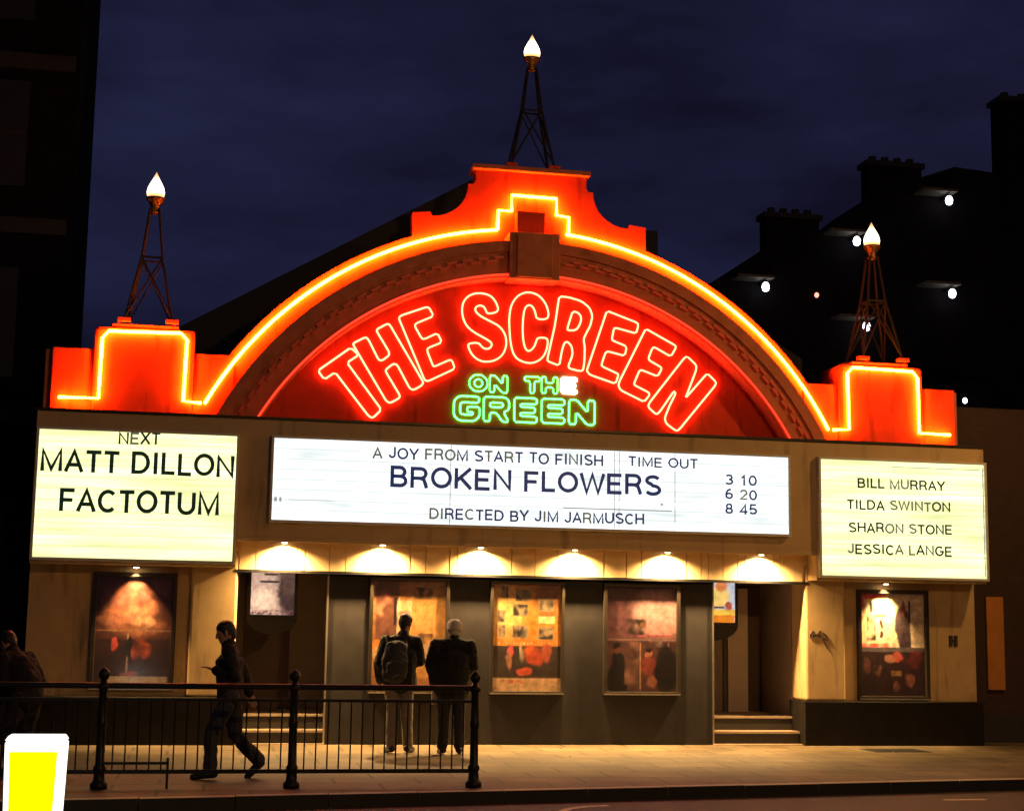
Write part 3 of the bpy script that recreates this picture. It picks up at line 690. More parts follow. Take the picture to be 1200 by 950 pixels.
# ------------------------------------------------------------------ downlights
def downlight(x, y, z, power, label, cone, blend, tilt, grp):
    t = thing('downlight', (x, y, z), label, 'downlight', grp)
    MB().lathe([(.02, z+.05), (.05, z+.05), (.065, z+.01), (.065, z-.02), (.058, z-.02), (.05, z+.008)], x, y, 16).build('housing', M['collar'], t, smooth=False)
    MB().lathe([(.006, z+.006), (.04, z+.002), (.045, z-.012), (.03, z-.028), (.006, z-.034)], x, y, 14).build('bulb', M['bulb'], t, smooth=True)
    l = bpy.data.lights.new('downlight_lamp', 'SPOT'); l.energy = power; l.color = (1, .58, .21); l.spot_size = R(cone); l.spot_blend = blend
    l.shadow_soft_size = .03
    o = bpy.data.objects.new('downlight_lamp', l); COL.objects.link(o); o.parent = t; o.location = (0, 0, -.045)
    o.rotation_euler = (R(tilt), 0, 0)
    return t
for i, (x, lab) in enumerate(((-3.52, 'downlight under the canopy above the left entrance'), (-2.16, 'downlight above the poster case on the left of the ticket front'), (-.77, 'downlight above the dark pier left of the orange poster case'),
        (.60, 'downlight above the right edge of the orange poster case'), (1.98, 'downlight above the purple poster case'), (3.41, 'downlight above the right entrance'))):
    downlight(x, .21, 2.765, 1050, lab, 150, 1.0, 9, 'downlights under the canopy')
downlight(-5.50, .30, 2.385, 620, 'downlight under the left yellowish sign above the wing poster', 84, 1.0, 8, 'downlights under the wing signs')
downlight(5.40, .30, 2.385, 620, 'downlight under the right yellowish sign above the wing poster', 84, 1.0, 8, 'downlights under the wing signs')

# ------------------------------------------------------------------ lattice towers with flame lamps
def tower():
    z0, zt, H = 0, 1.80, 1.80
    t = thing('lattice_tower', (0, 0, 0), '', 'lamp tower', 'lattice lamp towers on the parapet')
    def hw(z): return .33 + (.145-.33)*min(1, z/.92) if z < .92 else .145+(.062-.145)*(z-.92)/(1.62-.92)
    for sx in (-1, 1):
        for sy in (-1, 1):
            q = MB(); q.tube([(sx*hw(z), sy*hw(z), z) for z in (0, .46, .92, 1.62)], .020, 6); q.build('leg', M['rust'], t)
    for sx in (-1, 1):
        q = MB(); q.tube([(sx*.33, -.33, .04), (-sx*.145, -.145, .92)], .013, 6); q.tube([(sx*.33, .33, .04), (-sx*.145, .145, .92)], .013, 6)
        q.tube([(-sx*.33, -.33, .04), (-sx*.145, .145, .92)], .013, 6); q.tube([(-sx*.33, .33, .04), (-sx*.145, -.145, .92)], .013, 6)
        q.build('brace', M['rust'], t)
    q = MB()
    for z, r in ((.92, .145), (.62, .205)):
        c = [(-r, -r, z), (r, -r, z), (r, r, z), (-r, r, z)]
        if z > .9: q.tube(c, .016, 6, closed=True)
    q.build('tie_ring', M['rust'], t)
    q = MB()
    for sx in (-1, 1):
        for sy in (-1, 1): q.box(sx*.33-.09, sx*.33+.09, sy*.33-.05, sy*.33+.05, -.02, .03)
    q.build('foot_plate', M['parapet'], t)
    MB().lathe([(.04, 1.56), (.075, 1.60), (.06, 1.66), (.10, 1.72), (.135, 1.76), (.135, 1.785), (.11, 1.785)], 0, 0, 18).build('collar', M['collar'], t, smooth=True)
    MB().lathe([(.10, 1.78), (.124, 1.82), (.128, 1.87), (.114, 1.93), (.085, 1.99), (.052, 2.05), (.025, 2.105), (.008, 2.14), (.002, 2.155)], 0, 0, 20).build('flame_lamp', M['flame'], t, smooth=True)
    l = bpy.data.lights.new('flame_glow', 'POINT'); l.energy = 14; l.color = (1, .6, .32); l.shadow_soft_size = .1
    return t
tw = tower()
for i, (x, z, lab) in enumerate(((-5.52, 5.84, 'iron lattice tower with a flame lamp on the left pedestal'), (.01, 8.52, 'iron lattice tower with a flame lamp on top of the arch crown'), (5.60, 5.84, 'iron lattice tower with a flame lamp on the right pedestal'))):
    o = tw if i == 0 else copy_tree(tw)
    o.location = (x, 1.02, z) if i != 1 else (x, .90, z); o['label'] = lab
    o.scale = (1, .6, 1) if i == 1 else (1, 1, 1.055)

# ------------------------------------------------------------------ poster cases
def sm(a, b, x):
    t = min(1, max(0, (x-a)/(b-a))); return t*t*(3-2*t)
def paint(base, shapes, nx=56, nz=80, grain=.42, seed=0, gain=1.0):
    def col(u, v):
        u0, v0 = u, v
        for fq, am in ((5, .035), (13, .016), (31, .008)):
            u += am*noise.noise(Vector((u0*fq, v0*fq*1.4, seed*7.3+fq))); v += am*.7*noise.noise(Vector((u0*fq, v0*fq*1.4, seed*7.3+fq+50)))
        c = list(base(u0, v0) if callable(base) else base)
        for s in shapes:
            k, cx, cy, rx, ry, cc = s[:6]; so = .6*(s[6] if len(s) > 6 else .15)
            uu, vv = u, v
            if k == 'r': u, v = u0, v0
            if k == 'e': d = math.hypot((u-cx)/rx, (v-cy)/ry); a = 1-sm(1-so, 1+so, d)
            else: d = max(abs(u-cx)/rx, abs(v-cy)/ry); a = 1-sm(1-so*.5, 1+so*.5, d)
            u, v = uu, vv
            if len(s) > 7: a *= min(1, max(0, .5+1.6*noise.noise(Vector((u*s[7], v*s[7]*1.4, seed+s[7])))))
            c = [p+(q_-p)*a for p, q_ in zip(c, cc)]
        g = 1+grain*(noise.noise(Vector((u*14, v*20, seed*3.1)))+.8*noise.noise(Vector((u*40, v*55, seed*5.7))))
        return [min(1, max(.002, x*g*gain)) for x in c]
    return col
def poster_mesh(name, x0, x1, z0, z1, y, col, parent, nx=96, nz=136, m=None):
    org = parent['_org']; me = bpy.data.meshes.new(name)
    vs_ = [(x0+(x1-x0)*i/nx-org[0], y-org[1], z0+(z1-z0)*j/nz-org[2]) for j in range(nz+1) for i in range(nx+1)]
    fs = [(j*(nx+1)+i, j*(nx+1)+i+1, (j+1)*(nx+1)+i+1, (j+1)*(nx+1)+i) for j in range(nz) for i in range(nx)]
    me.from_pydata(vs_, [], fs); at_ = me.color_attributes.new('print', 'FLOAT_COLOR', 'POINT')
    for j in range(nz+1):
        for i in range(nx+1):
            at_.data[j*(nx+1)+i].color = (*col(i/nx, j/nz), 1)
    me.materials.append(m or M['print']); o = bpy.data.objects.new(name, me); COL.objects.link(o); o.parent = parent
    return o
def case(name, x0, x1, z0, z1, yw, label, col, cat='poster case', depth=.075, fw=.05, inner=None, foot=None, grp='poster cases on the cinema front'):
    t = thing(name, ((x0+x1)/2, yw, z0), label, cat, grp)
    q = MB(); ya = yw-depth; yb = yw-.003
    q.box(x0, x1, ya, yb, z1-fw, z1); q.box(x0, x1, ya, yb, z0, z0+fw); q.box(x0, x0+fw, ya, yb, z0+fw, z1-fw); q.box(x1-fw, x1, ya, yb, z0+fw, z1-fw)
    q.build('frame', M['frame'], t, bevel=.006)
    poster_mesh('poster', x0+fw, x1-fw, z0+fw, z1-fw, yw-.02, col, t)
    q = MB(); q.box(x0+fw, x1-fw, ya+.012, ya+.018, z0+fw, z1-fw); q.build('glass', M['glass'], t)
    q = MB(); q.box(x0+.01, x1-.01, ya-.015, ya-.001, z0+.004, z0+.022); q.build('sill_strip', M['steel'], t)
    return t
W = .449
colA = paint(lambda u, v: (.10, .035, .025) if v > .42 else (.045, .02, .018), [
  ('e', .30, .78, .22, .14, (.28, .10, .07), .5, 6), ('e', .55, .62, .45, .16, (.42, .16, .09), .4, 5), ('e', .72, .86, .25, .10, (.16, .06, .05), .5, 7),
  ('e', .28, .60, .30, .05, (.35, .14, .09), .4), ('e', .62, .58, .17, .07, (.55, .30, .18), .4, 9), ('r', .5, .505, .5, .006, (.30, .16, .09), .4), ('r', .43, .30, .012, .18, (.40, .28, .20), .4),
  ('e', .25, .38, .05, .06, (.55, .08, .07), .4), ('e', .60, .33, .12, .10, (.60, .11, .05), .4, 6), ('e', .46, .36, .04, .10, (.015, .012, .012), .3), ('e', .45, .10, .12, .03, (.35, .07, .05), .5),
  ('r', .55, .035, .42, .05, (.55, .42, .30), .2), ('r', .55, .012, .18, .004, (.2, .05, .04), .3)], seed=1, gain=.6)
case('poster_case', -6.06, -4.94, .72, 2.30, W, 'wide framed film poster with reddish figures on the left cream wing', colA, fw=.06)
def or_base(u, v): return (.62, .24, .045) if v > .42 else ((.05, .035, .03) if v > .13 else (.62, .40, .24))
shB = [('e', .2, .8, .25, .3, (.85, .50, .18), .6), ('e', .8, .85, .2, .2, (.30, .12, .03), .6)]
for (cx, cy) in ((.17, .93), (.44, .90), (.40, .76), (.78, .81), (.40, .555), (.78, .54), (.13, .56), (.12, .70)):
    shB.append(('r', cx, cy, .115 if cx > .2 else .05, .058, (.34, .26, .17), .2)); shB.append(('r', cx, cy, .105 if cx > .2 else .045, .05, (.03, .024, .02), .3, 11))
shB += [('r', .79, .67, .12, .035, (.8, .55, .28), .3), ('e', .65, .36, .17, .11, (.60, .12, .03), .35, 5), ('e', .62, .30, .12, .07, (.45, .07, .03), .4), ('e', .80, .36, .07, .09, (.42, .09, .05), .4), ('e', .26, .36, .05, .06, (.65, .10, .12), .4),
  ('e', .24, .28, .04, .09, (.35, .16, .10), .5), ('e', .44, .36, .035, .08, (.55, .42, .28), .5, 9), ('e', .45, .18, .11, .035, (.60, .10, .05), .35), ('r', .30, .085, .16, .018, (.55, .10, .10), .4, 16), ('r', .5, .13, .5, .006, (.1, .06, .03), .3)]
for i in range(16): shB.append(('r', .10+i*.052, .445, .014, .009, (.85, .75, .5), .4, 30+i))
colB = paint(or_base, shB, seed=2, gain=.6)
case('poster_case', -.58, .50, .70, 2.29, W, 'poster case with small stills pinned on bright orange above a pale strip', colB, fw=.045)
shA = [('e', .75, .5, .4, .5, (.70, .36, .12), .5), ('r', .20, .70, .16, .30, (.20, .08, .06), .3), ('e', .13, .78, .12, .10, (.75, .28, .18), .4, 8), ('r', .31, .72, .02, .13, (.02, .015, .015), .3), ('r', .36, .72, .012, .13, (.85, .7, .5), .3), ('r', .43, .66, .10, .16, (.80, .62, .42), .3, 5), ('e', .43, .70, .06, .03, (.75, .25, .25), .4),
       ('r', .70, .89, .14, .055, (.05, .035, .03), .3, 10), ('r', .72, .47, .11, .05, (.06, .04, .035), .3, 9), ('r', .70, .36, .12, .06, (.50, .33, .22), .3), ('e', .08, .42, .10, .05, (.85, .30, .07), .4), ('e', .08, .33, .09, .06, (.80, .50, .25), .4), ('r', .5, .05, .5, .06, (.5, .22, .1), .3)]
case('poster_case', -2.30, -1.17, .70, 2.31, W, 'orange poster case half hidden behind the couple', paint((.52, .22, .07), shA, seed=3, gain=.48), fw=.05)
colC = paint(lambda u, v: (.17, .07, .085) if v > .48 else (.11, .05, .05), [
  ('e', .72, .75, .34, .22, (.72, .42, .46), .6), ('r', .75, .66, .24, .14, (.60, .33, .34), .4, 4), ('r', .43, .62, .14, .075, (.03, .025, .02), .25, 9), ('e', .52, .63, .05, .05, (.25, .13, .06), .4, 8), ('r', .70, .535, .25, .008, (.5, .10, .13), .4), ('r', .5, .495, .5, .006, (.35, .2, .18), .4),  # pink area upper right: glass highlight painted into the print
  ('e', .15, .38, .07, .07, (.22, .07, .05), .4), ('e', .16, .10, .15, .20, (.012, .010, .012), .2), ('e', .17, .27, .09, .12, (.012, .010, .012), .2), ('e', .17, .40, .045, .05, (.20, .075, .05), .25), ('e', .16, .435, .05, .025, (.02, .012, .01), .25), ('r', .36, .28, .10, .20, (.32, .15, .12), .4, 5), ('r', .48, .24, .010, .22, (.55, .30, .18), .4), ('e', .60, .37, .045, .05, (.55, .20, .13), .25), ('e', .60, .405, .05, .022, (.03, .015, .012), .25), ('e', .60, .25, .10, .09, (.30, .06, .05), .25), ('e', .64, .20, .11, .13, (.28, .06, .05), .4, 6), ('e', .85, .22, .16, .24, (.02, .014, .016), .3),
  ('e', .66, .10, .08, .06, (.36, .13, .09), .4), ('r', .80, .46, .10, .03, (.30, .22, .2), .3, 9)], seed=4, gain=.42)
case('poster_case', 1.08, 2.23, .70, 2.29, W, 'purplish poster case with dark seated figures near the right entrance', colC, fw=.05)
colD = paint(lambda u, v: (.78, .66, .50) if v > .46 else (.035, .018, .018), [
  ('r', .20, .90, .20, .13, (.75, .12, .07), .25), ('r', .26, .87, .20, .075, (.85, .70, .50), .3), ('r', .10, .70, .12, .16, (.78, .60, .40), .4), ('e', .17, .87, .03, .05, (.04, .03, .03), .3), ('r', .17, .66, .07, .12, (.05, .04, .035), .3, 10), ('e', .33, .70, .025, .04, (.06, .03, .03), .3), ('e', .33, .61, .03, .035, (.06, .03, .03), .3), ('r', .25, .49, .25, .02, (.70, .12, .10), .4, 7),
  ('e', .66, .68, .12, .20, (.07, .05, .055), .2), ('r', .70, .54, .09, .08, (.06, .04, .05), .2), ('e', .69, .86, .03, .09, (.25, .07, .05), .3), ('r', .77, .82, .018, .11, (.05, .03, .03), .3),
  ('r', .5, .45, .5, .022, (.12, .10, .12), .3), ('e', .57, .38, .09, .05, (.50, .10, .08), .4), ('e', .45, .37, .07, .04, (.40, .18, .13), .4), ('e', .10, .30, .06, .07, (.12, .05, .04), .5), ('e', .27, .27, .06, .06, (.16, .08, .06), .5, 9), ('r', .55, .22, .08, .025, (.22, .12, .05), .4), ('e', .75, .15, .07, .05, (.22, .08, .06), .5), ('e', .85, .35, .13, .08, (.16, .03, .03), .5, 6), ('e', .55, .09, .06, .05, (.16, .07, .05), .5)], seed=5, gain=.8)
case('poster_case', 4.98, 6.12, .655, 2.285, W, 'framed film poster, pale above and dark below, on the right cream wing', colD, fw=.06)
# the two boxes hanging in the entrances, rounded below
def hung(x0, x1, z0, z1, y, label, col):
    t = thing('hanging_sign', ((x0+x1)/2, y, z0), label, 'hanging poster box')
    q = MB(); q.box(x0-.05, x1+.05, y, y+.16, z0-.03, z1); 
    c = (x0+x1)/2; r = (x1-x0)/2+.05
    q.prism([(c+r*math.cos(math.pi+math.pi*i/16), z0-.032+.24*math.sin(math.pi+math.pi*i/16)) for i in range(17)], y, y+.16)
    q.build('case', M['black'], t)
    poster_mesh('poster', x0, x1, z0, z1-.03, y-.004, col, t, 48, 48, M['printlit'])
    q = MB(); q.box(x0-.02, x1+.02, y-.012, y-.006, z0-.02, z0-.004); q.build('trim', M['frame'], t)
    q = MB(); q.tube([(c, y+.08, z1), (c, y+.08, 2.75)], .02); q.build('bracket', M['iron'], t)
    return t
hung(-3.93, -3.32, 1.76, 2.50, .95, 'pale film poster in a black box with rounded bottom in the left entrance', paint((.62, .43, .34), [
  ('r', .45, .80, .16, .022, (.03, .02, .02), .4), ('r', .42, .66, .22, .020, (.03, .02, .02), .4), ('e', .3, .3, .3, .2, (.95, .72, .52), .6), ('e', 1.02, .5, .42, .6, (.05, .03, .03), .4), ('e', .72, .36, .13, .18, (.06, .04, .04), .4, 6), ('e', .92, .75, .25, .40, (.10, .06, .05), .4), ('r', .5, .05, .5, .05, (.15, .08, .08), .4, 14)], seed=6))
hung(2.72, 3.40, 1.76, 2.50, 1.35, 'bright yellow and blue film poster in a black box in the right entrance', paint((.52, .58, .66), [
  ('r', .5, .12, .5, .16, (.75, .24, .02), .3), ('r', .5, .22, .5, .06, (.85, .55, .08), .4), ('e', .62, .55, .25, .22, (.90, .62, .18), .3), ('e', .68, .78, .14, .12, (.70, .24, .08), .3), ('e', .72, .90, .12, .05, (.06, .04, .03), .3), ('e', .85, .36, .09, .09, (.40, .08, .05), .4), ('r', .62, .33, .12, .02, (.08, .05, .04), .4)], seed=7))

mc = thing('shadow_plate', (5.1, -.55, 0), 'dark plate standing in for a shadow-like patch on the paving before the right wing', 'shadow plate')  # plate added to darken the paving where a shadow-like patch lies
q = MB(); q.box(4.68, 5.52, -.84, -.26, .001, .006); q.build('frame', M['kerbface'], mc)
q = MB(); q.box(4.72, 5.48, -.80, -.30, .0065, .009)
for i in range(14):
    for j in range(9): q.box(4.74+i*.052, 4.775+i*.052, -.785+j*.052, -.75+j*.052, .0092, .012)
q.build('dark_plate', M['kerbface'], mc)
# ------------------------------------------------------------------ railing
rail = thing('pavement_railing', (-3.6, -5.2, 0), 'black iron guard railing with ball topped posts along the kerb on the left', 'railing')
YR = -5.2
for x in (-1.76, -3.63, -5.52, -7.40):
    p = MB().lathe([(.085, 0), (.085, .05), (.06, .07), (.05, .16), (.062, .18), (.062, .21), (.045, .23), (.042, .60), (.05, .62), (.05, .66), (.042, .68), (.040, .96), (.062, .985), (.062, 1.01), (.035, 1.03), (.032, 1.06)], x, YR, 16).build('post', M['iron'], rail, smooth=True)
    MB().lathe([(.02, 1.055), (.045, 1.075), (.056, 1.105), (.054, 1.135), (.038, 1.162), (.015, 1.178), (.004, 1.185)], x, YR, 16).build('finial', M['iron'], p, smooth=True, org=rail['_org'])
xs = [-1.76, -3.63, -5.52, -7.40]
q = MB(); q.tube([(-7.40, YR, 1.005), (-1.76, YR, 1.005)], .030, 10); q.build('top_rail', M['iron'], rail)
q = MB(); q.box(-7.40, -1.76, YR-.012, YR+.012, .145, .185); q.build('bottom_rail', M['iron'], rail)
q = MB(); q.box(-7.40, -1.76, YR-.010, YR+.010, .855, .885); q.build('mid_rail', M['iron'], rail)
for a, b in zip(xs[1:], xs[:-1]):
    n = 16
    for i in range(1, n):
        x = a+(b-a)*i/n
        MB().tube([(x, YR, .165), (x, YR, .87)], .0085, 6).build('baluster', M['iron'], rail)
q = MB(); q.box(-5.52, -4.86, YR-.02, YR-.005, .235, .262); q.box(-4.875, -4.85, YR-.02, YR+.01, .0, .30); q.build('brace_bar', M['iron'], rail)

# ------------------------------------------------------------------ lit traffic bollard on its island
bo = thing('traffic_bollard', (-5.765, -8.94, -.12), 'lit white traffic bollard with a plain yellow face in the lower left corner', 'bollard')
def frustum(x, y, z0, z1, w0, w1, d0, d1, name, m, par, bev=0):
    q = MB(); q.v = [(x+sx*w/2, y+sy*d/2, z) for z, w, d in ((z0, w0, d0), (z1, w1, d1)) for sx, sy in ((-1,-1),(1,-1),(1,1),(-1,1))]
    q.f = [(3,2,1,0),(4,5,6,7),(0,1,5,4),(1,2,6,5),(2,3,7,6),(3,0,4,7)]; q.m = [0]*6
    return q.build(name, m, par, bevel=bev)
frustum(-5.765, -8.94, -.05, .745, .40, .445, .22, .25, 'body', M['bol_w'], bo, .02)
frustum(-5.765, -8.94, .748, .785, .445, .40, .25, .20, 'cap', M['bol_w'], bo, .008)
frustum(-5.765, -8.94, -.12, -.052, .5, .5, .3, .3, 'base', M['black'], bo)
q = MB(); q.v = [(-5.775-.150, -9.062, .02), (-5.775+.150, -9.062, .02), (-5.775+.172, -9.078, .668), (-5.775-.172, -9.078, .668), (-5.775-.150, -9.04, .02), (-5.775+.150, -9.04, .02), (-5.775+.172, -9.05, .668), (-5.775-.172, -9.05, .668)]
q.f = [(0,1,2,3),(7,6,5,4),(0,4,5,1),(1,5,6,2),(2,6,7,3),(3,7,4,0)]; q.m = [0]*6
q.build('yellow_face', M['bol_y'], bo)
q = MB(); q.prism([(-6.6, -.158), (-4.9, -.158), (-4.9, -.122), (-6.6, -.122)], -10.2, -8.3); tag(q.build('traffic_island', M['kerb']), kind='structure')

# ------------------------------------------------------------------ neighbours
lb = thing('brick_building', (-10.5, 3, 0), 'tall unlit building towering over the left end of the cinema', 'building')
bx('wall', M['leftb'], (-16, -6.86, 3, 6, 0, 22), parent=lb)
bx('string_course', M['stone'], [(-16, -6.93, 2.93, 2.999, 7.55, 7.80), (-16, -6.93, 2.93, 2.999, 10.2, 10.45), (-16, -6.93, 2.93, 2.999, 4.6, 4.85)], parent=lb)
for z in (5.3, 8.3, 11.0):
    for x in (-8.6, -10.6):
        w = bx('window', M['black'], (x, x+1.0, 2.96, 2.999, z, z+1.7), parent=lb)
        q = MB(); q.box(x+.03, x+.97, 2.94, 2.958, z+.82, z+.87); q.box(x+.48, x+.52, 2.94, 2.957, z+.03, z+1.67); q.build('sash', M['stone'], w, org=lb['_org'])
sb = thing('shop_front', (-9.5, .9, 0), 'unlit black shop front at the left end of the pavement', 'shop')
bx('wall', M['leftb'], (-14, -6.96, .8, 2.99, 0, 3.3), parent=sb)
bx('stallriser', M['stone'], (-13.9, -6.99, .74, .797, 0, .5), parent=sb)
rb = thing('brick_building', (9.5, 1, 0), 'low dark red brick building right of the cinema', 'building')
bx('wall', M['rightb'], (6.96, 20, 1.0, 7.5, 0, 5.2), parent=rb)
bx('band_course', M['stone'], [(6.97, 20, .93, .999, 0, .42)], parent=rb)
p = bx('panel', M['ochre'], (7.37, 7.655, .955, .999, .80, 2.225), parent=rb); p['label'] = 'tall narrow ochre panel glowing under the street light'
for x in (8.9, 11.2):
    w = bx('window', M['black'], (x, x+1.2, .985, .998, 1.0, 2.5), parent=rb)
    q = MB(); q.box(x-.06, x+1.26, .94, .983, .90, .985); q.build('sill', M['stone'], w, org=rb['_org'])
fl = thing('apartment_block', (12, 8, 0), 'dark apartment block with tall chimneys and lit walkway lamps behind the cinema', 'apartment block')
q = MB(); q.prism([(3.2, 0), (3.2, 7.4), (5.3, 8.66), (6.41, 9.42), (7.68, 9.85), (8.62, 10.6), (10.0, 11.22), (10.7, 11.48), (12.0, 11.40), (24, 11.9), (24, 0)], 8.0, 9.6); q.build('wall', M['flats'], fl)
for b in ((6.47, 7.63, 8.02, 8.4, 8.6, 10.10), (8.75, 9.95, 8.02, 8.4, 10.0, 11.38), (11.85, 13.4, 8.02, 8.5, 10.5, 13.05)):
    c = bx('chimney', M['flats'], b, parent=fl)
    q = MB(); q.box(b[0]-.06, b[1]+.06, b[2]-.06, b[3]+.06, b[5]+.002, b[5]+.11); 
    for i in range(4): xx = b[0]+.18+(b[1]-b[0]-.36)*i/3; q.lathe([(.09, b[5]+.11), (.085, b[5]+.25)], xx, b[2]+.19, 8)
    q.build('chimney_cap', M['roof'], c, org=fl['_org'])
LAMPS = [(6.31, 8.54, 1), (8.30, 9.62, 1), (10.38, 10.63, 1), (8.48, 7.84, 1), (10.40, 8.64, 1), (10.62, 6.40, .6)]
LLAB = ['white walkway lamp nearest the arch on the dark apartment block', 'white walkway lamp close beside the right flame lamp', 'topmost white walkway lamp on the dark apartment block', 'lowest large white walkway lamp, below the right flame lamp, behind the lattice tower', 'white walkway lamp with a long lit ceiling right of the lattice tower', 'small white lamp beside the right pedestal']
for x, z, s in LAMPS[:5]: MB().box(x-.62, x+.16, 7.55, 7.998, z+.17, z+.22).build('walkway_slab', M['conc'], fl)
for (x, z, s), lab in zip(LAMPS, LLAB):
    t = thing('walkway_lamp', (x, 7.65, z), lab, 'wall lamp', 'walkway lamps on the apartment block')
    MB().lathe([(.03*s, z-.095*s), (.062*s, z-.07*s), (.078*s, z), (.062*s, z+.06*s), (.03*s, z+.09*s)], x, 7.65, 14).build('globe', M['walk'], t, smooth=True)
    q = MB(); q.box(x-.03, x+.03, 7.6, 7.995, z+.09*s, z+.12*s); q.build('bracket', M['iron'], t)
t = thing('pilot_lamp', (7.51, 7.9, 8.49), 'tiny reddish lamp on the dark apartment block wall', 'wall lamp')
MB().lathe([(.02, 8.44), (.045, 8.47), (.045, 8.51), (.02, 8.54)], 7.51, 7.9, 10).build('globe', M['walk_red'], t, smooth=True)
q = MB(); q.box(7.49, 7.53, 7.92, 7.995, 8.42, 8.45); q.build('bracket', M['iron'], t)

# ------------------------------------------------------------------ sodium street lamps (outside the frame)
def street_lamp(x, y, h, aim, power, label):
    t = thing('street_lamp', (x, y, 0), label, 'street lamp')
    MB().lathe([(.10, 0), (.10, .9), (.065, .95), (.05, h-.2)], x, y, 12).build('pole', M['grey'], t, smooth=True)
    d = (Vector((aim[0], aim[1], 0))-Vector((x, y, 0))).normalized()*.9
    q = MB(); q.tube([(x, y, h-.3), (x+d.x*.3, y+d.y*.3, h-.02), (x+d.x, y+d.y, h)], .035, 8); q.build('arm', M['grey'], t)
    q = MB(); q.box(x+d.x-.18, x+d.x+.18, y+d.y-.18, y+d.y+.18, h-.02, h+.08); q.build('lantern', M['grey'], t)
    q = MB(); q.lathe([(.04, h-.09), (.12, h-.06), (.14, h-.022)], x+d.x, y+d.y, 12); q.build('bowl', M['sodium'], t)
    l = bpy.data.lights.new('sodium_light', 'SPOT'); l.energy = power; l.color = (1, .50, .13); l.spot_size = R(150); l.spot_blend = .6; l.shadow_soft_size = .15
    o = bpy.data.objects.new('sodium_light', l); COL.objects.link(o); o.parent = t
    p = Vector((d.x, d.y, h-.12)); o.location = p
    tgt = Vector(aim)-(Vector((x, y, 0))+p); o.rotation_euler = tgt.to_track_quat('-Z', 'Y').to_euler()
    return t
street_lamp(9.0, -4.4, 7.5, (3, -1.5, 0), 800, 'sodium street lamp on the pavement right of the cinema')
street_lamp(5.0, -24.0, 8.5, (1, 0, 1.5), 3000, 'sodium street lamp across the road facing the cinema')

# ------------------------------------------------------------------ people
def fuse(mbx, name, m, parent, voxel, smooth=4, org=None, wrinkle=0):
    o = mbx.build(name, m, None, org=None)
    r = o.modifiers.new('r', 'REMESH'); r.mode = 'VOXEL'; r.voxel_size = voxel
    s = o.modifiers.new('s', 'SMOOTH'); s.factor = .5; s.iterations = smooth
    dg = bpy.context.evaluated_depsgraph_get()
    me = bpy.data.meshes.new_from_object(o.evaluated_get(dg)); me.name = name
    bpy.data.objects.remove(o)
    if wrinkle:      # cloth folds
        ns_ = [v.normal.copy() for v in me.vertices]; off = random.uniform(0, 50)
        for v, nn in zip(me.vertices, ns_):
            p = v.co; w_ = noise.noise(Vector((p.x*9, p.y*9, p.z*5+off)))+.7*(1-2*abs(noise.noise(Vector((p.x*16+p.z*9, p.y*16, p.z*13+off)))))
            v.co = p + nn*w_*wrinkle
    me.polygons.foreach_set('use_smooth', [True]*len(me.polygons))
    if not me.materials: me.materials.append(m)
    n = bpy.data.objects.new(name, me); COL.objects.link(n); n.parent = parent
    return n
def capsule(mbx, pts, rad, ax=None, flat=1.0):
    """tapered limb through pts with radii; rounded ends"""
    P = [Vector(p) for p in pts]; rings = []
    for i, p in enumerate(P):
        t = (P[min(i+1, len(P)-1)]-P[max(i-1, 0)]).normalized()
        a = Vector(ax) if ax else (Vector((0, 1, 0)) if abs(t.y) < .8 else Vector((1, 0, 0)))
        a = (a-t*a.dot(t)).normalized(); b = t.cross(a)
        r = rad[i]; r = r if isinstance(r, tuple) else (r, r*flat)
        if i == 0:
            for k in (.95, .75, .4): rings.append((p-t*min(r)*k, tuple(x*math.sqrt(1-k*k) for x in r), a, b))
        rings.append((p, r, a, b))
        if i == len(P)-1:
            for k in (.4, .75, .95): rings.append((p+t*min(r)*k, tuple(x*math.sqrt(1-k*k) for x in r), a, b))
    mbx.loft(rings)
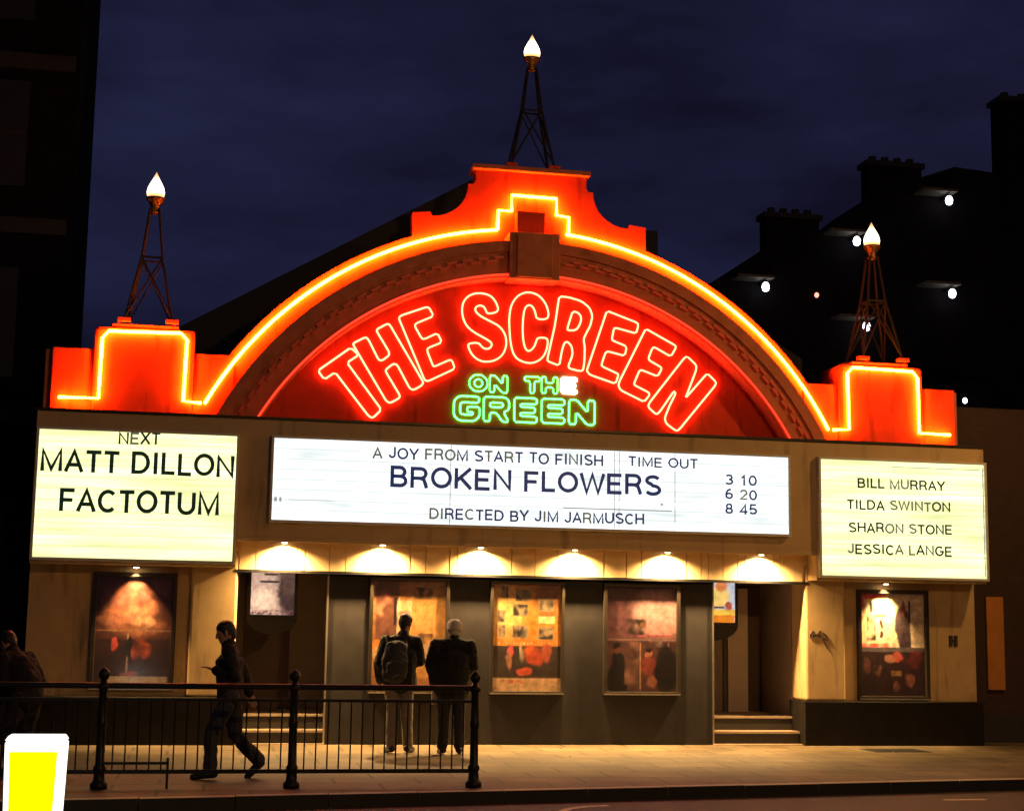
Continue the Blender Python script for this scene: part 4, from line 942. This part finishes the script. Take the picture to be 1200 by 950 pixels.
def person(loc, rz, J, label, jacket, trousers, hair, coat_len=0, bulk=1.0, fluff=1.0):
    """J: joints in the person's own frame (x = right, y = forward, z = up)"""
    t = thing('person', loc, label, 'person'); t.rotation_euler = (0, 0, rz)
    V = lambda k: Vector(J[k])
    hd = V('head'); up = (hd-V('neck')).normalized(); look = Vector(J.get('look', (0, 1, 0))).normalized(); side = look.cross(up).normalized(); look = up.cross(side)
    body = MB()
    # head
    rings = []
    for h, rx, ry, f in ((-.115, .035, .045, .030), (-.10, .052, .062, .022), (-.07, .062, .078, .012), (-.03, .070, .088, .004), (.01, .074, .094, 0), (.05, .074, .094, -.003), (.085, .062, .080, -.006), (.108, .040, .052, -.008), (.118, .015, .02, -.008)):
        rings.append((hd+up*h+look*f, (rx, ry), side, look))
    body.loft(rings)
    capsule(body, [hd+look*.088+up*.02, hd+look*.104-up*.02, hd+look*.106-up*.028], [.012, .016, .016])     # nose
    capsule(body, [hd+look*.078-side*.03+up*.036, hd+look*.078+side*.03+up*.036], [.016, .016])            # brow
    capsule(body, [hd+look*.080-up*.068-side*.02, hd+look*.080-up*.068+side*.02], [.010, .010])             # mouth
    for s in (-1, 1): capsule(body, [hd+side*s*.074+up*.02-look*.005, hd+side*s*.076-up*.03], [.016, .013])  # ears
    capsule(body, [V('neck')-up*.05, hd-up*.07], [.062, .056])
    capsule(body, [V('pelvis'), V('waist'), V('chest'), V('neck')-up*.06], [(.15, .10), (.135, .095), (.155, .105), (.09, .075)], ax=tuple(Vector(J.get('rt', (1, 0, 0)))))
    for s in 'LR':
        capsule(body, [V('sh'+s), V('el'+s), V('wr'+s)], [.048, .040, .026])
        capsule(body, [V('hip'+s), V('kn'+s), V('an'+s)], [.082, .055, .038])
        capsule(body, [V('an'+s)-Vector((0, 0, .02)), V('toe'+s)], [.036, .03])
        w, e = V('wr'+s), V('el'+s); d = (w-e).normalized(); d = (d + Vector(J.get('hand'+s, d))).normalized()
        sd = d.cross(Vector((0, 0, 1))) if abs(d.z) < .85 else d.cross(Vector((1, 0, 0))); sd.normalize(); nn = sd.cross(d)
        capsule(body, [w, w+d*.045, w+d*.085], [(.026, .016), (.038, .015), (.040, .014)], ax=tuple(sd))
        curl = nn*J.get('curl', .5)*(1 if nn.dot(Vector((0, 1, 0))) >= 0 else -1)
        for k, ln in ((-1.5, .062), (-.5, .074), (.5, .070), (1.5, .054)):
            b = w+d*.088+sd*k*.020; p1 = b+(d+curl*.3).normalized()*ln*.5; p2 = p1+(d+curl).normalized()*ln*.5
            capsule(body, [b, p1, p2], [.0095, .009, .008])
        b = w+d*.025+sd*(.03 if s == 'L' else -.03); capsule(body, [b, b+(d*.6+sd*(.8 if s == 'L' else -.8)).normalized()*.035, b+(d+sd*(.4 if s == 'L' else -.4)+curl*.4).normalized()*.06], [.012, .011, .009])
    fuse(body, 'body', M['skin'], t, .0075, 3)
    # hair cap
    hr = MB(); rings = []
    for h, k in ((-.035, .93), (.0, 1.0), (.05, 1.02), (.088, .90), (.112, .62), (.126, .22)):
        fr = .012 if h < .04 else .002
        rings.append((hd+up*(h+.004)-look*(.022 if h < .04 else .008), (.081*k*fluff, (.086 if h < .04 else .098)*k*fluff), side, look))
    hr.loft(rings); capsule(hr, [hd-look*.055-up*.05, hd-look*.06+up*.02], [.045, .055]); fuse(hr, 'hair', hair, t, .008, 2, wrinkle=.006)
    # jacket
    jk = MB(); ax = tuple(Vector(J.get('rt', (1, 0, 0)))); dn = (V('pelvis')-V('waist')).normalized()
    capsule(jk, [V('pelvis')+dn*(.03+coat_len), V('waist'), V('chest'), V('chest')*.45+V('neck')*.55-up*.03], [(.19*bulk, .135*bulk), (.18*bulk, .14*bulk), (.20*bulk, .15*bulk), (.105, .09)], ax=ax)
    capsule(jk, [V('neck')-up*.05, V('neck')+up*.005], [.078, .072])
    capsule(jk, [V('shL'), V('neck')-up*.09, V('shR')], [.068*bulk, .085*bulk, .068*bulk])
    for s in 'LR':
        w, e = V('wr'+s), V('el'+s)
        capsule(jk, [V('sh'+s), e, w-(w-e).normalized()*.015], [.078*bulk, .070*bulk, .052])
    fuse(jk, 'jacket', jacket, t, .013, 4, wrinkle=.013)
    tr = MB(); capsule(tr, [V('hipL')+Vector((0, 0, .02)), V('hipR')+Vector((0, 0, .02))], [.112, .112])
    capsule(tr, [V('pelvis')+Vector((0, 0, -.02)), V('pelvis')+Vector((0, 0, .08))], [(.165, .115), (.16, .11)], ax=ax)
    for s in 'LR':
        k, a = V('kn'+s), V('an'+s)
        capsule(tr, [V('hip'+s), (V('hip'+s)+k)/2, k, (k+a)/2, a+Vector((0, 0, .035))], [.105, .092, .076, .072, .070])
    fuse(tr, 'trousers', trousers, t, .013, 3, wrinkle=.010)
    for s in 'LR':
        sh = MB(); a, o_ = V('an'+s), V('toe'+s); d = (o_-a); d.normalize()
        capsule(sh, [a-Vector((0, 0, .035))-d*.045, a*.5+o_*.5+Vector((0, 0, -.01)), o_+d*.035], [.048, .045, .036]); fuse(sh, 'shoe', M['shoe'], t, .009, 2)
    return t
base = dict(pelvis=(0, 0, .93), waist=(0, 0, 1.07), chest=(0, .01, 1.30), neck=(0, -.01, 1.50), head=(0, .01, 1.635),
    shL=(-.19, 0, 1.42), elL=(-.25, -.03, 1.14), wrL=(-.24, .06, .90), shR=(.19, 0, 1.42), elR=(.25, -.03, 1.14), wrR=(.24, .06, .90),
    hipL=(-.09, 0, .90), knL=(-.10, .01, .49), anL=(-.11, -.02, .085), toeL=(-.13, .13, .04),
    hipR=(.09, 0, .90), knR=(.10, .01, .49), anR=(.11, -.02, .085), toeR=(.13, .13, .04))
# man striding left in front of the wing, behind the railing (own forward = world -X)
w = dict(base)
w.update(pelvis=(0, .02, .87), waist=(0, .03, 1.01), chest=(0, .04, 1.24), neck=(0, .06, 1.42), head=(0, .09, 1.535), look=(0, 1, -.05),
    shL=(-.18, .05, 1.35), elL=(-.22, -.02, 1.08), wrL=(-.12, .19, 1.14), handL=(.3, .6, .3), shR=(.18, .04, 1.35), elR=(.23, -.12, 1.10), wrR=(.22, -.20, .88),
    hipL=(-.085, .02, .85), knL=(-.09, .20, .48), anL=(-.09, .20, .085), toeL=(-.09, .34, .04),
    hipR=(.085, .0, .85), knR=(.09, -.06, .46), anR=(.09, -.31, .16), toeR=(.09, -.22, .04))
person((-4.24, -4.25, 0), R(90), w, 'person in dark clothes striding left along the pavement behind the railing', M['cloth1'], M['denim'], M['hairdark'])
# couple reading the poster case, seen from behind
a = dict(base)
a.update(head=(.06, .03, 1.665), neck=(.035, .0, 1.52), chest=(.0, .0, 1.31), look=(.55, .8, .05), elR=(.26, .06, 1.16), wrR=(.20, .28, 1.12), elL=(-.27, -.02, 1.14), wrL=(-.25, .10, .92),
    anL=(-.10, -.02, .085), anR=(.13, .03, .085), toeR=(.20, .18, .04))
pa = person((-2.02, -.96, 0), 0, a, 'person with dark hair and pale grey trousers reading the poster case', M['cloth1'], M['greytr'], M['hairdark'], bulk=1.14, fluff=1.06)
q = MB(); capsule(q, [(-.08, -.19, 1.38), (-.10, -.23, 1.18), (-.10, -.22, 1.0)], [(.13, .06), (.17, .10), (.16, .10)], ax=(1, 0, 0)); capsule(q, [(-.10, -.32, 1.14), (-.10, -.32, 1.04)], [(.11, .05), (.12, .055)], ax=(1, 0, 0))
for sx in (-.2, .05): capsule(q, [(sx, -.17, 1.36), (sx*.9, -.05, 1.50), (sx*.9, .08, 1.42)], [.022, .022, .022])
rk = fuse(q, 'rucksack', M['pack'], None, .013, 3, wrinkle=.012); rk.location = (-2.02, -.96, 0)
tag(rk, 'dark grey rucksack on the back of the person in pale trousers', 'rucksack')
b = dict(base)
b.update(head=(.02, .05, 1.60), neck=(.01, .02, 1.475), chest=(0, .0, 1.27), look=(-.1, 1, -.05), shL=(-.215, 0, 1.38), shR=(.215, 0, 1.38), elL=(-.27, -.02, 1.12), wrL=(-.22, .10, .88), elR=(.26, .02, 1.12), wrR=(.18, .18, .98))
person((-1.36, -1.15, 0), R(-4), b, 'person with white hair in a bulky black coat beside the poster reader', M['cloth2'], M['blacktr'], M['hairwhite'], coat_len=.08, bulk=1.22, fluff=1.25)
q = MB(); q.v = [(-1.60, -1.04, .84), (-1.53, -1.01, .86), (-1.55, -1.02, .64), (-1.61, -1.06, .62)] ; q.f = [(0, 1, 2, 3)]; q.m = [0]
q.box(-1.605, -1.535, -1.035, -1.02, .63, .86)
q.v = q.v[4:]; q.f = [tuple(i-4 for i in f) for f in q.f[1:]]; q.m = q.m[1:]
tag(q.build('folded_paper', M['paper']), 'folded white paper held by the white haired person', 'paper')
# stooping figure at the left edge of the frame
c = dict(base)
c.update(pelvis=(0, -.10, .84), waist=(0, -.07, .98), chest=(0, .06, 1.16), neck=(0, .16, 1.30), head=(0, .235, 1.39), look=(0, 1, -.35),
    shL=(-.18, .11, 1.22), elL=(-.26, .02, .98), wrL=(-.20, .22, .90), shR=(.18, .11, 1.22), elR=(.26, .0, .98), wrR=(.22, .10, .80),
    hipL=(-.09, -.09, .82), knL=(-.10, .08, .46), anL=(-.11, -.03, .085), toeL=(-.12, .12, .04), hipR=(.09, -.09, .82), knR=(.10, .0, .45), anR=(.11, -.22, .085), toeR=(.12, -.08, .04))
person((-6.46, -3.8, 0), R(50), c, 'stooping person in black at the left edge of the pavement', M['cloth2'], M['blacktr'], M['hairdark'])

for o in bpy.data.objects:
    if '_org' in o: del o['_org']
